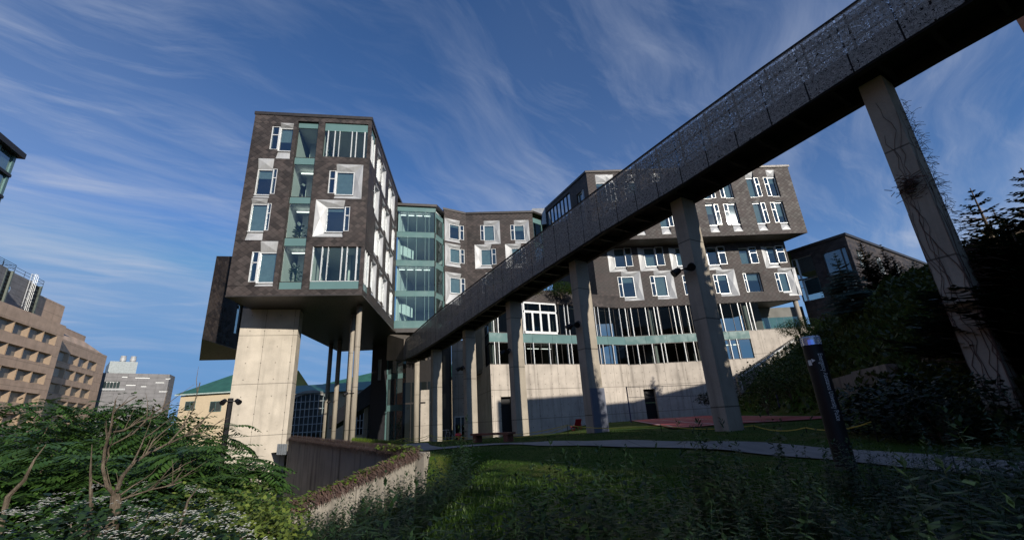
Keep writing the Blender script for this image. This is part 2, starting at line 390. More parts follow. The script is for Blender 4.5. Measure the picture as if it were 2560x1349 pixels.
# court
ct = [ground_hit(1683,1069), ground_hit(2135,1039), None, None]
c0 = Vector((5.9,20.2)); ca = Vector((6.4,36.5)); 
def flat_court():
    a = atz(1683,1069,-.78).to_2d(); b = atz(2130,1040,-.78).to_2d(); c = atz(1575,1050,-.78).to_2d()
    e1 = (b-a); e2 = (c-a)*.97
    return a, e1, e2
a, e1, e2 = flat_court()
mb = MB(); N_ = 14
for i in range(N_+1):
    for j in range(N_+1):
        q = a + e1*(i/N_) + e2*(j/N_); mb.v.append((q.x, q.y, max(-.78, lawn_z(q.x, q.y)+.05)))
for i in range(N_):
    for j in range(N_): q = i*(N_+1)+j; mb.f.append((q, q+1, q+N_+2, q+N_+1)); mb.m.append(0)
tag(mb.build('sports_court', COURT), kind='structure')
mb = MB()
def cp(i, j):
    q = a + e1*i + e2*j; return Vector((q.x, q.y, max(-.78, lawn_z(q.x, q.y)+.05)+.012))
def cline(p, q, w=.09):
    n = 14
    for k in range(n):
        A_ = (lerp(p[0], q[0], k/n), lerp(p[1], q[1], k/n)); B_ = (lerp(p[0], q[0], (k+1)/n), lerp(p[1], q[1], (k+1)/n))
        A3, B3 = cp(*A_), cp(*B_); d = (B3-A3).to_2d().normalized(); nn = Vector((-d.y, d.x, 0))*w/2
        mb.poly([A3-nn, B3-nn, B3+nn, A3+nn])
for p, q in (((.02,.02),(.98,.02)),((.98,.02),(.98,.98)),((.98,.98),(.02,.98)),((.02,.98),(.02,.02)),((.5,.02),(.5,.98)),((.25,.02),(.25,.98))): cline(p, q)
tag(mb.build('court_markings', simple('court_line', (.62,.60,.58), .8)), kind='structure')
# ------------------------------------------------------------------ windows
WR = random.Random(12)
def splay(F, mb, out, inn, n0, n1, sides):
    (a0,a1,c0,c1), (b0,b1,d0,d1) = out, inn
    O = [(a0,c0),(a1,c0),(a1,c1),(a0,c1)]; I = [(b0,d0),(b1,d0),(b1,d1),(b0,d1)]
    for i, nm in enumerate('brtl'):
        if nm not in sides: continue
        j = (i+1) % 4
        p = [F.P(O[i][0],n0,O[i][1]), F.P(O[j][0],n0,O[j][1]), F.P(I[j][0],n1,I[j][1]), F.P(I[i][0],n1,I[i][1])]
        c = Vector((0,0,0))
        for q in p: c += Vector(q)/4
        c += Vector((F.n.x, F.n.y, 0))*.10
        for k in range(4): mb.poly([p[k], p[(k+1)%4], c])
def window(F, par, ops, pane, side=None, sw=.5, l=0, r=0, t=0, b=0, dep=.34, glass=None, label=None, rail=.62):
    s0, s1, z0, z1 = pane
    if s1-s0 < .3 or z1-z0 < .4: return
    ops.append((s0-l, s1+r, z0-b, z1+t))
    mb = MB(); w = .07; n1, n0 = -dep+.10, -dep-.03
    F.box(mb, s0, s0+w, n0, n1, z0, z1); F.box(mb, s1-w, s1, n0, n1, z0, z1)
    F.box(mb, s0+w, s1-w, n0, n1-.01, z0, z0+w); F.box(mb, s0+w, s1-w, n0, n1-.01, z1-w, z1)
    F.box(mb, s0-.02, s1+.02, -dep+.10, -dep+.22, z0-.07, z0)      # sill
    gl = [(s0+w, s1-w, z0+w, z1-w)]
    if side:
        x0, x1 = (s0-sw, s0) if side == 'L' else (s1, s1+sw)
        ops.append((x0, x1, z0+.02, z1+.03)); za, zb = z0+.02, z1+.03; zr = za+(zb-za)*rail; v = .075
        nn = -.06   # sidelight frame stands near the wall face
        F.box(mb, x0, x0+v, n0, nn, za, zb); F.box(mb, x1-v, x1, n0, nn, za, zb)
        for zz in (za, zr, zb-v): F.box(mb, x0+v, x1-v, nn-.10, nn-.005, zz, zz+v)
        gl += [(x0+v, x1-v, za+v, zr), (x0+v, x1-v, zr+v, zb-v)]
    w_ = mb.build('window', WHITE, par)
    w_['_b'] = tuple(par['_b'])
    mb = MB()
    for i, g in enumerate(gl): F.quad(mb, g[0], g[1], (-dep if i == 0 else -.12), g[2], g[3])
    mb.build('pane', glass or GWIN, w_)
    if glass is None:
        q = WR.random(); g = gl[0]; mb = MB(); fr = 1.0 if q < .45 else (WR.uniform(.25,.75) if q < .75 else .12)
        F.quad(mb, g[0], g[1], -dep-.09, lerp(g[3], g[2], fr), g[3]); mb.build('reflection_sheet', SKYBLIND, w_)
    sides = ('l' if l else '') + ('r' if r else '') + ('t' if t else '') + ('b' if b else '')
    if sides:
        for sd_ in (sorted(sides) if set(sides) in ({'t','b'}, {'l','r'}) else [sides]):
            mb = MB(); splay(F, mb, (s0-l, s1+r, z0-b, z1+t), (s0, s1, z0-.07, z1), .02, -dep+.06, sd_)
            mb.build('metal_surround', SURR, w_)
def pxwin(F, off, tl, br, **k):   # window given by pixels
    f = lambda q: F.px(off[0]+q[0]*off[2], off[1]+q[1]*off[2])
    s0, z1 = f(tl); s1, z0 = f(br); m = {}
    for key in 'lrtb':
        if key in k and k[key] is not None:
            q = f(k[key]); m[key] = max(0, {'l': s0-q[0], 'r': q[0]-s1, 't': q[1]-z1, 'b': z0-q[1]}[key])
    return (s0, s1, z0, z1), m
# ------------------------------------------------------------------ office tower (left block)
ROOF, TB = 28.1, 10.65
CC = (-12.62, 34.57); CL = (-22.86, 32.77); CB = (-14.09, 49.38)
tower = thing('office_block', 'dark shingled office block raised over the valley on one broad concrete pier and round columns', 'building', (-17.5, 37.5, -6))
FF = Face(CL, CC); W_ = FF.L
ops = []
Z1 = (480, 250, .48184)
wl = [ # tl, br, side, sw-tl, margins (pixels of the zoom)
 ((458,137),(512,260),'L',(418,131),dict(t=(456,119),b=(425,303))),
 ((338,352),(402,487),'R',(446,352),dict(t=(343,303),b=(402,508))),
 ((305,532),(371,677),'R',(415,532),dict(t=(308,511),b=(371,727))),
 ((350,785),(421,943),'L',(312,785),dict(t=(357,732),b=(421,965))),
 ((748,365),(833,487),'L',(714,362),dict(t=(750,333),r=(880,487),b=(833,512))),
 ((697,550),(783,680),'R',(822,550),dict(t=(697,518),l=(634,620),b=(783,710)))]
for tl, br, sd, sq, mg in wl:
    pane, m = pxwin(FF, Z1, tl, br, **mg)
    su = FF.px(Z1[0]+sq[0]*Z1[2], Z1[1]+sq[1]*Z1[2])[0]
    window(FF, tower, ops, pane, sd, abs(su-(pane[0] if sd == 'L' else pane[1])), **m)
gx0, gx1 = FF.px(745, 305)[0], FF.px(797, 310)[0]
BANDS = [(11.15,11.82),(15.06,15.78),(19.1,19.70),(23.08,23.76),(27.02,27.62)]
ops.append((gx0, gx1, BANDS[0][0], BANDS[-1][1]))
qx = W_-4.25
ops += [(qx, W_+1, 23.85, 27.62), (qx, W_+1, 11.13, 14.93)]
mb = MB(); FF.wall(mb, 0, W_, TB, ROOF, ops, .32)
# side facade
SF = Face(CC, CB); sops = [(-1, 2.1, 23.85, 27.62), (-1, 2.1, 11.13, 14.93)]
for fl in range(4):
    zf = [11.82,15.78,19.70,23.76][fl]
    for i, s in enumerate([2.9,5.6,8.4,11.2]):
        s += (.7 if (fl+i) % 2 else -.1)
        if fl in (0,3) and i == 0: s = 3.1
        if s > 13.0: continue
        window(SF, tower, sops, (s, s+1.35, zf+.25, zf+2.85), 'R' if (fl+i) % 2 else 'L', .5, r=.35*((fl+i+1) % 2), l=.35*((fl+i) % 2), t=.35, b=.5)
SF.wall(mb, 0, SF.L, TB, ROOF, sops, .32)
LF = Face((-25.1, 61.0), CL); LF.wall(mb, 0, LF.L, TB, ROOF, [], .3)
mb.build('wall', ZINC, tower)
mb = MB(); foot = [CL, CC, CB, (-14.6, 62.0), (-25.1, 61.0)]
inset = [(lerp(p[0], -18.5, .006), lerp(p[1], 47, .006)) for p in foot]
mb.prism(inset, TB+.02, TB+.12); mb.build('soffit', SOFFIT, tower)
mb = MB(); big = [(lerp(p[0], -18.5, -.012), lerp(p[1], 47, -.006)) for p in foot]
mb.prism(big, ROOF, ROOF+.32); mb.build('roof', ZINCD, tower); mb = MB(); mb.prism([(lerp(p[0], -18.5, -.004), lerp(p[1], 47, -.003)) for p in foot], TB-.1, TB+.01)
mb.build('base_trim', ZINCD, tower)
# glazed stair column and corner bays
def bay(F, par, s0, s1, z0, z1, bands, mull, glass=GCLR, n=-.14, fin=WHITE, finw=.09, bandmat=TEAL, name='glazed_bay'):
    zz = [z0] + [v for b_ in bands for v in b_] + [z1]
    fields = [(c, d) for c, d in zip(zz[0::2], zz[1::2]) if d-c > .2]
    mb = MB()     # the bay's own frame: two jambs
    F.box(mb, s0, s0+.04, n-.11, n+.035, z0, z1); F.box(mb, s0+.04, s1-.04, n-.11, n+.034, z1-.05, z1+.002); F.box(mb, s1-.04, s1, n-.11, n+.035, z0, z1)
    o = mb.build(name, ZINCD, par); o['_b'] = tuple(par['_b'])
    for c, d in bands:
        mb = MB(); F.box(mb, s0+.041, s1-.041, n-.12, n+.02, c, d-.003); mb.build('spandrel', bandmat, o)
    for c, d in fields:
        mb = MB(); F.quad(mb, s0+.04, s1-.04, n-.03, c, d); mb.build('pane', glass, o)
        mb = MB(); F.box(mb, s0+.041, s1-.041, n-.07, n+.037, c, c+.05); mb.build('rail', fin, o)
        for m_, hw in mull:
            mb = MB(); F.box(mb, m_-hw, m_+hw, n-.10, n+.09, c+.051, d-.004); mb.build('mullion', fin, o)
    return o
bay(FF, tower, gx0, gx1, 11.15, 27.62, BANDS, [(gx0+.035,.035),(gx1-.035,.035)], fin=ZINCD, n=-.25)
fs = lambda x: FF.px(x, 340)[0]
top_m = [(fs(820),.035),(fs(837),.035),(fs(849),.02),(fs(880),.035),(fs(891),.035),(fs(912),.05),(W_-.06,.06)]
bay(FF, tower, qx, W_-.03, 23.85, 27.62, [(26.75,27.62)], top_m)
fs2 = lambda x: FF.px(x, 660)[0]
bot_m = [(qx+.05,.03),(fs2(802),.035),(fs2(817),.018),(fs2(852),.035),(fs2(865),.035),(fs2(890),.05),(W_-.06,.06)]
bay(FF, tower, qx, W_-.03, 11.13, 14.93, [(11.13,11.82)], bot_m)
for z0, z1, bd in ((23.85,27.62,[(26.75,27.62)]),(11.13,14.93,[(11.13,11.82)])):
    bay(SF, tower, .05, 2.1, z0, z1, bd, [(.35,.05),(.75,.04),(1.3,.04),(2.05,.04)])
# interiors
mb = MB()
for z in (11.3,15.2,19.2,23.2,27.1): FF.box(mb, .35, W_-.4, -7.0, -.45, z, z+.45)
FF.box(mb, .35, W_-.4, -7.2, -7.0, 11.3, 27.5)
FF.box(mb, gx0-.25, gx0-.02, -6.9, -.42, 11.8, 27.1)                 # white flank of the stair bay
FF.box(mb, gx1+.02, gx1+.15, -6.9, -.42, 11.8, 27.1); FF.box(mb, qx-.2, qx-.05, -6.9, -.42, 11.8, 27.1)
FF.box(mb, gx0+.4, gx1-.1, -3.0, -2.9, 11.8, 27.1)
for z in (15.7,19.7,23.7): FF.box(mb, W_-2.0, W_-1.6, -3.2, -2.8, z-4+.1, z-.5)
mb.build('interior_walls', INTW, tower)
mb = MB()
for z in (15.0,19.0,23.0): FF.box(mb, gx0+.3, gx1-.25, -1.6, -1.45, z-.12, z-.06)
mb.build('lamp', LAMP, tower)
mb = MB()
for z in (11.9,15.9,19.9):
    a_, b_ = FF.P(gx0+.1,-2.8,z+2.6), FF.P(gx0+.75,-1.2,z+1.6)
    mb.tube([a_, b_], .14, 4)
mb.build('stair_stringer', simple('stair_steel', (.35,.38,.37), .5), tower)
def houseplant(F, s, n, z, h, name='houseplant', seed=1):
    rng = random.Random(seed); mb = MB(); b = Vector(F.P(s, n, z))
    for k in range(46):
        w = rng.uniform(0, 6.28); q = b + Vector((math.cos(w)*rng.uniform(0,.6), math.sin(w)*rng.uniform(0,.4), h*rng.uniform(.25,1)))
        d = Vector((math.cos(w), math.sin(w), rng.uniform(-.5,.5)))*.3; u = Vector((-d.y, d.x, .05))*.4
        mb.poly([q, q+d*.5+u, q+d, q+d*.5-u])
    mb.tube([b, b+Vector((0,0,h*.8))], .02, 5)
    return mb
for (s, n, z, h, lab) in ((gx0+1.15,-.8,15.5,1.6,'leafy plant inside the glass stair bay on its middle floor'),(gx0+1.1,-.8,11.75,1.7,'big leafy plant inside the lowest storey of the glass stair bay'),(qx+.6,-.8,23.65,1.3,'potted plant behind the top corner window of the raised block')):
    o = houseplant(FF, s, n, z, h, seed=int(z*10)).build('houseplant', LTREE); tag(o, lab, 'plant', 'houseplants behind glass')
# pier and columns
mb = MB(); pa, pb = (-23.8,36.6), (-19.35,37.8); PFc = Face(pa, pb); PFc.box(mb, 0, PFc.L, -1.5, 0, -9, TB)
mb.build('concrete_pier', CONC, tower)
for (az, d) in ((-20.25,40.2),(-20.95,43.6),(-22.3,57.5),(-23.27,60.5)):
    x, y = d*math.sin(R(az)), d*math.cos(R(az)); mb = MB()
    mb.tube([(x,y,-2.5),(x,y,TB)], .235 if d < 50 else .26, 20); mb.smooth = True
    mb.build('column', CONCP, tower)
# annex on the far left
annex = thing('annex_block', 'lower black wing sticking out behind the left side of the raised office block', 'building', (-32, 50, 9.2))
A0 = atd(505, 845, 51.0); A0z = A0.z; A0t = atd(540, 640, 51).z
AB = (A0.x-1.5, A0.y+14.0); AW = (A0.x-8.7, A0.y+12.0)
AF = Face((A0.x, A0.y), AB); aops = []; sx = AF.px(598, 790)[0]
window(AF, annex, aops, (sx-.6, sx+.6, A0z+1.6, A0z+5.0), None)
AZf = A0t + (AF.px(585, 641)[1]-A0t)*AF.L/AF.px(585, 641)[0]; AZw = A0t
mb = MB(); AF.wall(mb, 0, AF.L, A0z, A0t, aops, .3); mb.poly([AF.P(0,0,A0t), AF.P(AF.L,0,A0t), AF.P(AF.L,0,AZf)]); AF2 = Face(AW, (A0.x, A0.y)); AF2.wall(mb, 0, AF2.L, A0z, A0t, [])
mb.build('wall', ZINC, annex)
mb = MB(); fp = [(A0.x, A0.y), AB, AW]; mb.prism(fp, A0z-.06, A0z); mb.build('soffit', ZINCD, annex)
mb = MB(); mb.poly([(A0.x,A0.y,A0t+.02), AB+(AZf+.02,), AW+(A0t+.02,)]); mb.build('roof', ZINCD, annex)
# ------------------------------------------------------------------ glass link
link = thing('glass_link', 'teal glazed link with four floors between the raised block and the middle wing', 'building', (-12, 52, 10.6))
L0, L1, L2 = (-14.45,50.35), (-9.57,51.5), (-8.88,53.7)
KF = Face(L0, L1); zx = lambda x: KF.px(960+x*.3261, 620)[0]
LB = [(11.07,11.94),(15.02,15.68),(18.96,19.71),(22.87,23.6),(26.57,27.25)]
bay(KF, link, 0, KF.L, 11.07, 27.25, LB, [(zx(180),.025),(zx(248),.03),(zx(315),.025),(zx(345),.03),(KF.L-.05,.05)], GLINK, fin=TEAL)
KF2 = Face(L1, L2); bay(KF2, link, 0, KF2.L, 11.07, 26.6, [(c-.15,d-.15) for c, d in LB[:4]]+[(25.9,26.6)], [(.05,.05),(KF2.L-.05,.05)], GLINK, fin=TEAL)
mb = MB(); lp = [(-14.5,50.2),(-9.45,51.38),(-8.8,53.7),(-9.5,60),(-14.6,60)]
mb.prism(lp, 27.27, 27.62); mb.build('roof', ZINCD, link); mb = MB(); mb.prism([(-14.5,50.25),(-9.5,51.42),(-8.85,53.75),(-9.5,60),(-14.6,60)], 10.55, 11.05); mb.build('base_slab', ZINCD, link)
mb = MB()
for i, z in enumerate((11.35,15.1,19.05,22.95,26.75)): mb.prism([(-14.3,50.9),(-9.8,51.9),(-9.3,54),(-9.8,59.5),(-14.4,59.5)], z, z+.4)
mb.box(-14.4,-14.25,51,59,11.7,26.7); mb.box(-14.4,-9.5,59.3,59.5,11.7,26.7)
for z in (11.6,19.3):     # sloping white balustrades of the stair
    mb.hexa([KF.P(.3,-1.6,z+1.9),KF.P(2.2,-1.6,z+1.1),KF.P(2.2,-1.75,z+1.1),KF.P(.3,-1.75,z+1.9),KF.P(.3,-1.6,z+3.3),KF.P(2.2,-1.6,z+2.3),KF.P(2.2,-1.75,z+2.3),KF.P(.3,-1.75,z+3.3)])
mb.build('interior_walls', INTW, link)
mb = MB()
for z in (18.85,26.5):
    for k in range(4): KF.box(mb, .35+k*1.05, 1.15+k*1.05, -1.2, -1.1, z-.06, z)
mb.build('lamp', LAMP, link)
# ------------------------------------------------------------------ middle wing
mid = thing('middle_wing', 'dark shingled middle wing with white framed windows between glass link and right wing', 'building', (-2, 57, 12))
M0, M1, M2, M3 = (-8.88,53.7), (-6.06,55.6), (3.4,56.38), (4.75,57.6)
MZ0, MZ1 = 12.4, 28.0
Z3 = (960, 440, .3261)
F1, F2 = Face(M0, M1), Face(M1, M2); o1, o2 = [], []
for F, op, tl, br, sd, sq, mg in (
 (F1,o1,(507,360),(585,487),'R',(612,372),dict(l=(465,420),t=(510,330),b=(585,514))),
 (F1,o1,(510,545),(590,668),'R',(617,555),dict(l=(468,600),t=(510,518),b=(590,702))),
 (F1,o1,(512,770),(595,900),'R',(622,780),dict(l=(470,830),t=(512,738),b=(595,990))),
 (F2,o2,(765,375),(850,490),'L',(737,375),dict(t=(765,345),r=(890,440),b=(850,520))),
 (F2,o2,(743,557),(830,678),'R',(857,555),dict(l=(697,620),t=(743,525),b=(830,706))),
 (F2,o2,(997,372),(1083,487),'L',(967,372),dict(t=(997,340),r=(1115,430),b=(1083,514))),
 (F2,o2,(977,548),(1062,670),'R',(1085,550),dict(l=(932,600),t=(977,520),b=(1062,702))),
 (F2,o2,(780,775),(860,895),'L',(750,775),dict(t=(780,742),r=(900,820),b=(860,925)))):
    pane, m = pxwin(F, Z3, tl, br, **mg); su = F.px(Z3[0]+sq[0]*Z3[2], Z3[1]+sq[1]*Z3[2])[0]
    window(F, mid, op, pane, sd, abs(su-(pane[0] if sd == 'L' else pane[1])), **m)
mb = MB(); F1.wall(mb, 0, F1.L, MZ0, MZ1, o1); F2.wall(mb, 0, F2.L, MZ0, MZ1, o2)
mb.build('wall', ZINC, mid)
F3 = Face(M2, M3); bay(F3, mid, 0, F3.L, MZ0, MZ1-.6, [(15.0,15.7),(19,19.7),(22.9,23.6),(26.6,27.4)], [(.04,.04),(F3.L-.04,.04)], GLINK, fin=TEAL)
mb = MB(); mb.prism([(-9.0,53.55),(-6.1,55.45),(3.5,56.22),(4.9,57.5),(4.9,70),(-9.5,70)], MZ1, MZ1+.3); mb.build('roof', ZINCD, mid); mb = MB(); mb.box(-8.6,3.5,57.2,57.5,12.4,27.9); mb.build('back_wall', ZINCD, mid)
mb = MB(); b0 = aty(1300, 530, 62); b1 = aty(1362, 530, 62); mb.hexa([(b0.x,62,28.3),(b1.x,61,28.3),(b1.x+1,66,28.3),(b0.x,66,28.3),(b0.x+2.0,62,31.6),(b1.x,61,31.0),(b1.x+1,66,31.0),(b0.x+2,66,31.4)]); mb.build('roof_hood', SURR, mid)
mb = MB()
for z in (15.4, 19.3, 23.2, 27.2):
    for F in (F1, F2): F.box(mb, .2, F.L-.2, -1.4 if F is F1 else -1.4, -.45, z, z+.4)
mb.build('floor_slab', INTD, mid)
# ------------------------------------------------------------------ right wing
rw = thing('right_wing', 'dark shingled right wing whose two top floors overhang the windows below', 'building', (24, 55, 12.5))
RO = (10.74,51.04); RE = (38.9,52.72); RF = Face(RO, RE); RR, RB0 = 30.8, 20.9
Z4 = (1400, 400, .37057); rops = []
def z4(F, q): return F.px(Z4[0]+q[0]*Z4[2], Z4[1]+q[1]*Z4[2])
f0, f1_ = z4(RF,(978,300))[0], z4(RF,(1070,440))[0]; h0 = z4(RF,(1297,293))[0]; PITCHW = h0-f0; pw_ = f1_-f0
g0 = z4(RF,(1130,295))[0]
zr2 = (z4(RF,(1180,432))[1], z4(RF,(1180,292))[1]); zr1 = (z4(RF,(1290,248))[1], z4(RF,(1290,118))[1])
k = -4
while f0 + k*PITCHW < RF.L-1:
    for st, sd in ((f0,'R'),(g0,'L')):
        s = st + k*PITCHW
        if s > .8 and s+pw_ < RF.L-.8:
            window(RF, rw, rops, (s, s+pw_, *zr2), sd, .62, t=.18, b=1.05)
            window(RF, rw, rops, (s, s+pw_, *zr1), sd, .62, t=1.05, b=.1)
    k += 1
window(RF, rw, rops, (1.15, 2.95, *zr1), 'R', .62, t=1.1)
mb = MB(); RF.wall(mb, 0, RF.L, RB0, RR, rops)
SL = Face((5.0,62.6), RO); so = []
for (x, sd) in ((10.2,'R'),): window(SL, rw, so, (x, x+1.2, 22.5, 28.9), sd, .5)
so.append((1.0, 8.6, 21.4, 30.2)); SL.wall(mb, 0, SL.L, RB0, RR, so)
SRt = Face(RE, (32.6,65.0)); SRt.wall(mb, 0, SRt.L, RB0, RR, [])
# lower storeys
o_ = RF.P(0, -2.75, 0); l0 = (10.75, 53.68); l1 = (37.2, 55.25); LW = Face(l0, l1); lops = []; LZ0 = 12.62
for tl, br, sd, sq, mg in (
 ((360,595),(450,718),'R',(480,600),dict(l=(325,680),b=(450,750))),
 ((563,590),(660,712),'R',(695,600),dict(l=(528,650),b=(660,744))),
 ((775,590),(870,708),'R',(905,600),dict(l=(740,650),b=(870,740))),
 ((985,585),(1085,703),'R',(1112,600),dict(l=(968,640),b=(1085,738))),
 ((1200,590),(1297,697),'R',(1325,600),dict()),
 ((1392,580),(1482,693),'R',(1513,600),dict(l=(1367,640),b=(1482,724))),
 ((415,785),(520,920),'L',(387,790),dict(t=(415,754),r=(556,860),b=(520,953))),
 ((635,780),(740,912),'L',(605,785),dict(t=(635,748),r=(776,850),b=(740,943))),
 ((848,775),(950,905),'L',(822,778),dict(t=(848,745),r=(985,840),b=(950,935))),
 ((1057,770),(1160,895),'L',(1030,775),dict(t=(1057,740),r=(1200,850),b=(1160,928))),
 ((1252,762),(1378,885),'L',(1232,766),dict()),
 ((1472,758),(1570,883),'L',(1445,762),dict(t=(1472,730),r=(1612,830),b=(1570,913)))):
    pane, m = pxwin(LW, Z4, tl, br, **mg); su = z4(LW, sq)[0]
    window(LW, rw, lops, pane, sd, abs(su-(pane[0] if sd == 'L' else pane[1])), **m)
LW.wall(mb, 0, LW.L, LZ0, RB0+.02, lops)
SL2 = Face((6.0,63.0), l0); SL2.wall(mb, 0, SL2.L, LZ0, RB0+.02, [])
SR2 = Face(l1, (32.5,65.0)); SR2.wall(mb, 0, SR2.L, LZ0, RB0+.02, [])
mb.build('wall', ZINC, rw)
bay(SL, rw, 1.0, 8.6, 21.4, 30.2, [(25.2,25.9)], [(1.0+.95*k,.03) for k in range(9)], m_glass('blue_reflecting_glass', refl=.35, dark=(.01,.015,.03)), fin=ZINCD)
mb = MB(); mb.prism([(10.62,50.9),(39.08,52.6),(32.8,65.2),(4.8,63)], RR, RR+.3); mb.build('roof', ZINCD, rw); mb = MB()
mb.prism([(10.95,51.3),(38.6,52.95),(32.4,64.8),(5.4,62.4)], RB0+.03, RB0+.1)
mb.build('soffit', SOFFIT, rw)
mb = MB(); mb.prism([(10.9,53.75),(37.0,55.35),(32.3,64.8),(6.2,62.8)], LZ0+.02, LZ0+.12); mb.build('soffit', SOFFIT, rw)
for z in (21.1, 24.8, 29.6):
    mb = MB(); RF.box(mb, .6, RF.L-2.2, -7, -.5, z, z+.4); mb.build('floor_slab', INTD, rw)
for z in (12.8, 16.4, 20.3):
    mb = MB(); LW.box(mb, .6, LW.L-2.2, -6.5, -.5, z, z+.4); mb.build('floor_slab', INTD, rw)
mb = MB(); RF.box(mb, .6, RF.L-2.2, -7.3, -7.0, 21.1, 30); mb.build('inner_wall', INTD, rw)
mb = MB(); LW.box(mb, .6, LW.L-2.2, -6.8, -6.5, 12.8, 20.7); mb.build('inner_wall', INTD, rw)
# ------------------------------------------------------------------ podium with two glass bands
pod = thing('podium_building', 'concrete podium with two bands of tall glazing under the shingled wings', 'building', (12, 52, -2))
V0, V1, V2 = (-2.87,45.7), (13.4,53.85), (29.3,54.75)
PA, PB = Face(V0, V1), Face(V1, V2)
G2a, G2b, TLb, TLt, G1t = 5.62, 7.98, 7.98, 8.95, 12.6
PT = 14.15     # zinc parapet top
DARKGL = GPOD
f2 = lambda x, y, F: F.px(x, y)[0]
fa1 = [1219,1233,1244,1290,1307,1412,1421,1448,1488,1497,1525,1550]; fa2 = [1222,1237,1248,1313,1335,1375,1393,1422,1431,1501,1510,1535]
fb1 = [1566,1580,1617,1639,1648,1687,1699,1721,1745,1791,1808,1852,1875,1884]; fb2 = [1561,1567,1595,1632,1655,1664,1713,1737,1770,1811,1829,1847]
def podium_band(F, s0, s1, z0, z1, xs, y, lim):
    mb = MB(); F.quad(mb, s0, s1, -.12, z0, z1)
    ms = [F.px(x, y)[0] for x in xs]; ms = [m for m in ms if s0+.05 < m < s1-.05]
    g = mb.build('window_band', DARKGL, pod); g['_b'] = tuple(pod['_b'])
    for m in ms:
        mb = MB(); F.box(mb, m-.038, m+.038, -.2, .08, z0+.003, z1-.003); mb.build('white_fin', WHITE, g)
    mb = MB(); F.box(mb, s0, s1, -.2, .0, z0-.001, z0+.07); mb.build('rail', ZINCD, g)
    mb = MB(); F.box(mb, s0, s1, -.2, 0, z1-.07, z1+.001); mb.build('rail', ZINCD, g)
    k = s0+.9
    while k < s1-.3: mb = MB(); F.box(mb, k-.02, k+.02, -.17, -.07, z0+.071, z1-.071); mb.build('mullion', ZINCD, g); k += 1.35
podium_band(PA, 0, PA.L, G2a, G2b, fa2, 890, 0); podium_band(PA, 0, PA.L, TLt, G1t, fa1, 800, 0)
e2_, e1_ = PB.px(1882, 870)[0], PB.px(1903, 790)[0]
podium_band(PB, 0, e2_, G2a-.1, G2b, fb2, 875, 0); podium_band(PB, 0, e1_, TLt, G1t, fb1, 800, 0)
for F, e in ((PA, PA.L), (PB, e2_)):
    n_ = max(1, round(e/2.7))
    for k in range(n_): mb = MB(); F.box(mb, e*k/n_+.012, e*(k+1)/n_-.012, -.25, .03, TLb, TLt); mb.build('spandrel', TEAL, pod)
mb = MB(); PA.box(mb, -.1, PA.L, -.5, .15, G1t, PT); PB.box(mb, 0, PB.L+6.5, -.5, .152, G1t, LZ0+.9); mb.build('parapet', ZINC, pod)
mb = MB(); PA.wall(mb, 0, PA.L, -4, G2a, [(f2(1254,1040,PA), f2(1284,1040,PA), -3, 2.35)], .6)
PB.wall(mb, 0, e2_, -3, G2a-.1, [(f2(1612,1000,PB), f2(1642,1000,PB), -3, 2.6)], .6)
PB.wall(mb, e2_, e2_+8.5, -3, TLt, [], .3)
PL = Face((-6.2,58.5), V0); PL.wall(mb, 0, PL.L-2.6, -4, 10.2, [], .3); PL.wall(mb, PL.L-2.6, PL.L, -4, G2a, [], .3)
mb.build('concrete_wall', CONCW, pod)
podium_band(PL, PL.L-2.6, PL.L, G2a, G2b, [], 890, 0); podium_band(PL, PL.L-2.6, PL.L, TLt, G1t, [], 890, 0)
mb = MB()
PA.box(mb, f2(1254,1040,PA), f2(1284,1040,PA), -.9, -.55, -3, 2.35); mb.build('doorway', BLACK, pod)
mb = MB(); PB.box(mb, f2(1612,1000,PB), f2(1642,1000,PB), -.9, -.55, -3, 1.0); PB.box(mb, f2(1612,1000,PB), f2(1642,1000,PB), -.9, -.55, 1.12, 2.6); mb.build('doorway', BLACK, pod)
# white terrace doors
d0, d1 = f2(1310,800,PA), f2(1390,800,PA); mb = MB()
zz = (TLt+.02, TLt+.30, 11.35, 11.6, 12.5)
PA.box(mb, d0, d1, -.1, .14, zz[0], zz[1]); PA.box(mb, d0, d1, -.1, .14, zz[2], zz[3]); PA.box(mb, d0, d1, -.1, .14, 12.42, 12.6)
w = (d1-d0)
for k, hw in ((0,.1),(.25,.11),(.5,.12),(.75,.11),(1,.1)): PA.box(mb, d0+w*k-hw, d0+w*k+hw, -.1, .141, zz[1], zz[2])
for k in (0,.5,1): PA.box(mb, d0+w*k-.07, d0+w*k+.07, -.1, .141, zz[3], 12.42)
dr = mb.build('terrace_door', WHITE, pod); dr['_b'] = tuple(pod['_b'])
mb = MB(); PA.quad(mb, d0, d1, .05, zz[1], 12.42); mb.build('pane', GPOD, dr)
# podium interior
mb = MB()
for F, e in ((PA, PA.L-1.0), (PB, PB.L-3)):
    for z in (G2a-.3, TLb+.2, 12.3): F.box(mb, 1.0, e, -7.5, -.5, z, z+.3)
    F.box(mb, 1.0, e, -7.8, -7.5, G2a, 12.4)
    k = 4
    while k < e: F.box(mb, k, k+.15, -7.5, -2.5, G2a, 12.3); k += 5.5
PA.box(mb, .9, 1.0, -7, -.5, G2a, 12.4)
mb.build('interior_walls', INTD, pod)
mb = MB()
for F, xs in ((PA, (1231,)), (PB, (1632,)), (PB, (1875,))):
    for x in xs:
        s = F.px(x, 830, -.7)[0]; p = F.P(s, -.7, 0); mb.tube([(p[0],p[1],G2a),(p[0],p[1],12.3)], .27, 14)
mb.build('inner_column', INTW, pod)
mb = MB()
s = PA.px(1345,868)[0]; PA.box(mb, s, s+1.5, -2.6, -2.5, G2b-.25, G2b-.18); PA.box(mb, s+1.8, s+3.2, -2.6, -2.5, G2b-.25, G2b-.18)
